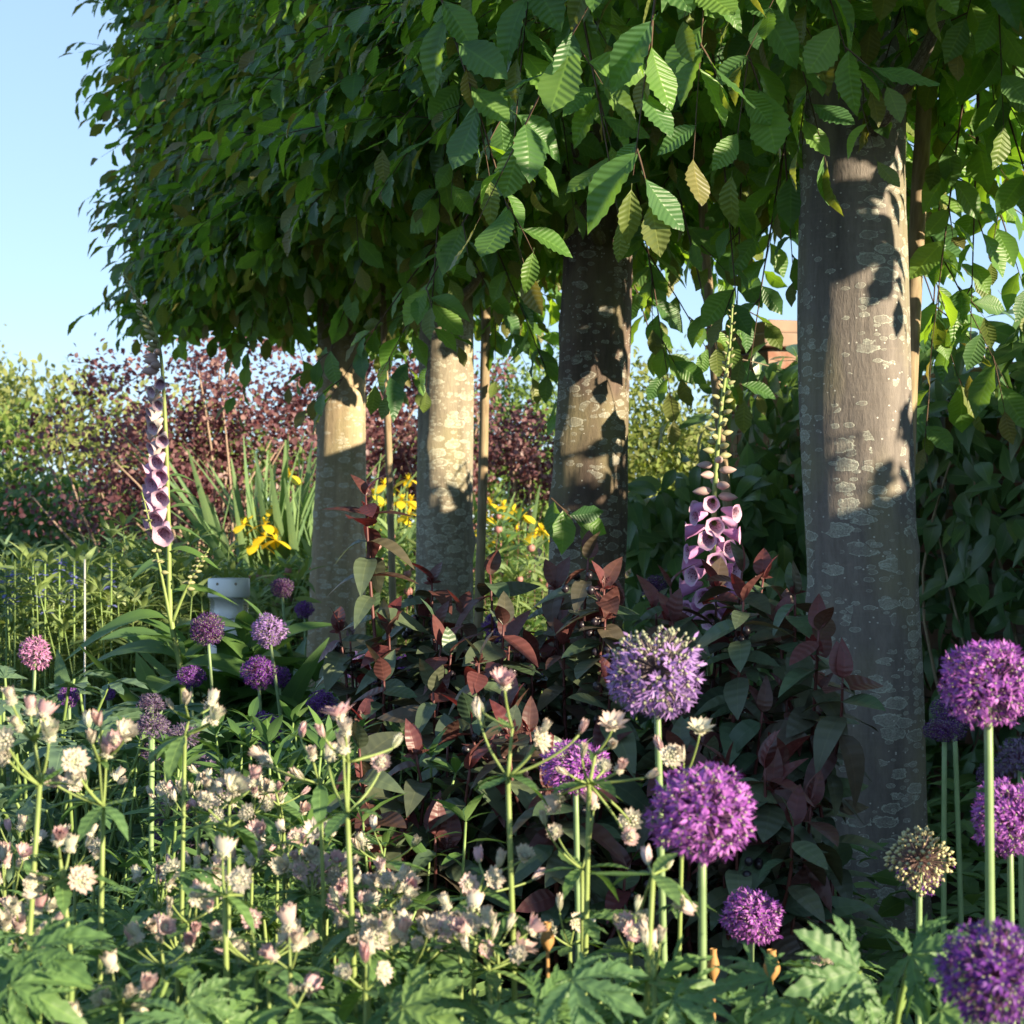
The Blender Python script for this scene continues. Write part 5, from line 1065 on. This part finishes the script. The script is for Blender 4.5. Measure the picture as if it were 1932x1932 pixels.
# big palm-shaped leaves in front
def big_leaf(u, v, Z, s, ang, label, seed):
    e = W(u, v, Z); rr = np.random.default_rng(seed); b = np.array([e[0]+rr.uniform(-.04, .04), Z+.08, 0]); o = thing('astrantia_foliage', label, 'plant', b)
    for q in range(8):
        p = e-b+(np.array([0, 0, 0]) if q == 0 else np.array([rr.normal(0, .09), abs(rr.normal(0, .07)), -abs(rr.normal(0, .06))-.01])); an = ang+(0 if q == 0 else rr.normal(0, 1.))
        g = Geo(); g.add(*tube(bez((0, 0, -.01), p*[.2, .2, .7], p, 8), .0028, 6, False)); part('leaf_stalk', g.mesh('leaf_stalk', M_stem), o); d = norm(np.array([math.cos(an), -.55, -.12])) if q == 0 else norm(np.array([math.cos(an), math.sin(an), rr.uniform(-.2, .25)]))
        part('leaf', ME_PALM[(seed+q) % 3], o, frame1(d, np.array([0, -.95, 1.])+rr.normal(0, .3, 3)), p, .54*s*(1 if q == 0 else rr.uniform(.65, 1)))
for i, (u, v, Z, s, a, lb) in enumerate([
    (1080, 1850, 1.50, .12, -.6, 'large palm-shaped leaves at the bottom under the tall forked astrantia'), (1270, 1885, 1.55, .11, 1.0, 'toothed leaves at the stem of the biggest allium'),
    (1620, 1830, 1.60, .13, 2.6, 'large toothed leaves before the foot of the thickest trunk'), (1720, 1800, 1.66, .13, 1.2, 'light green deeply cut leaves under the dried allium seed head'), (1500, 1900, 1.52, .11, 2.0, 'blue-green toothed leaves below the low purple allium'), (1775, 1905, 1.52, .11, .5, 'fresh leaves beside the lowest dusky allium'), (60, 1790, 1.52, .12, .8, 'big dark palm-shaped leaf plant in the left corner'), (20, 1860, 1.46, .11, .2, 'dark leaves below the palm-shaped ones in the left corner'), (760, 1900, 1.52, .11, .6, 'leafy clump under the tall pink astrantia'), (350, 1920, 1.48, .11, 1.8, 'leafy clump at the bottom beside the low white astrantia')]):
    big_leaf(u, v, Z, s, a, lb, i)

# tan seed pods
def pod(u, v0, v1, Z, label, w=.0062):
    p = W(u, v1, Z); L = (v1-v0)/FPX*Z; b = np.array([p[0], p[1], 0]); o = thing('seed_pod', label, 'seed pod', b); g = Geo(); g.add(*tube([[0, 0, -.01], [.004, 0, p[2]*.5], [0, 0, p[2]]], .002, 6)); part('stem', g.mesh('stem', M_pod), o)
    h = Geo(); t = np.linspace(0, 1, 9); v, f, uu = revolve(np.stack([np.array([.25, .6, .9, 1., .95, .8, .6, .5, .55])*w, t*L], -1), 12); a = np.arctan2(v[:, 1], v[:, 0]); v[:, :2] *= (1+.1*np.cos(6*a))[:, None]; h.add(v, f, uu); part('capsule', h.mesh('capsule', M_pod), o, np.eye(3), (0, 0, p[2]))
pod(1033, 1740, 1795, 1.85, 'slim orange-tan seed pod before the dark shade'); pod(1346, 1790, 1850, 2.0, 'tan seed pod behind the stem of the biggest allium'); pod(1456, 1792, 1850, 2.0, 'fat tan seed pod under the small leaning allium', .0085)

# low dark ground cover hiding the soil
def cover():
    r_ = np.random.default_rng(12); n = 15000; Z = 1.4+8.8*r_.random(n)**.9; u = r_.uniform(-150, 2080, n); P = np.stack([(u-966)/FPX*Z, Z, r_.uniform(0, 1, n)**1.3*.26+.005], -1)
    for c, ct in zip(CT, ctrls): P = P[np.hypot(P[:, 0]-ct[0][0][0], P[:, 1]-ct[0][0][1]) > .2]
    n = len(P); a = r_.uniform(0, 6.28, n); D = np.stack([np.cos(a), np.sin(a), r_.uniform(-.2, .9, n)], -1); g = Geo(); g.inst(leaf_tpl(3, .2, .45, .3, .3), frames(D, np.array([0, 0, 1.])+r_.normal(0, .35, (n, 3))), P, r_.uniform(.05, .11, n)); setting('ground_cover', g.mesh('ground_cover', M_low), 'stuff')
    n = 9000; Z = r_.uniform(9.5, 20, n); u = r_.uniform(-300, 2200, n); P = np.stack([(u-966)/FPX*Z, Z, r_.uniform(0, .45, n)], -1); a = r_.uniform(0, 6.28, n); D = np.stack([np.cos(a), np.sin(a), r_.uniform(0, 1.5, n)], -1)
    g = Geo(); g.inst(T_lance, frames(D, np.array([0, 0, 1.])+r_.normal(0, .35, (n, 3))), P, r_.uniform(.10, .2, n)); setting('distant_ground_cover', g.mesh('distant_ground_cover', M_hedge), 'stuff')
cover()
print('objects', len(bpy.data.objects))
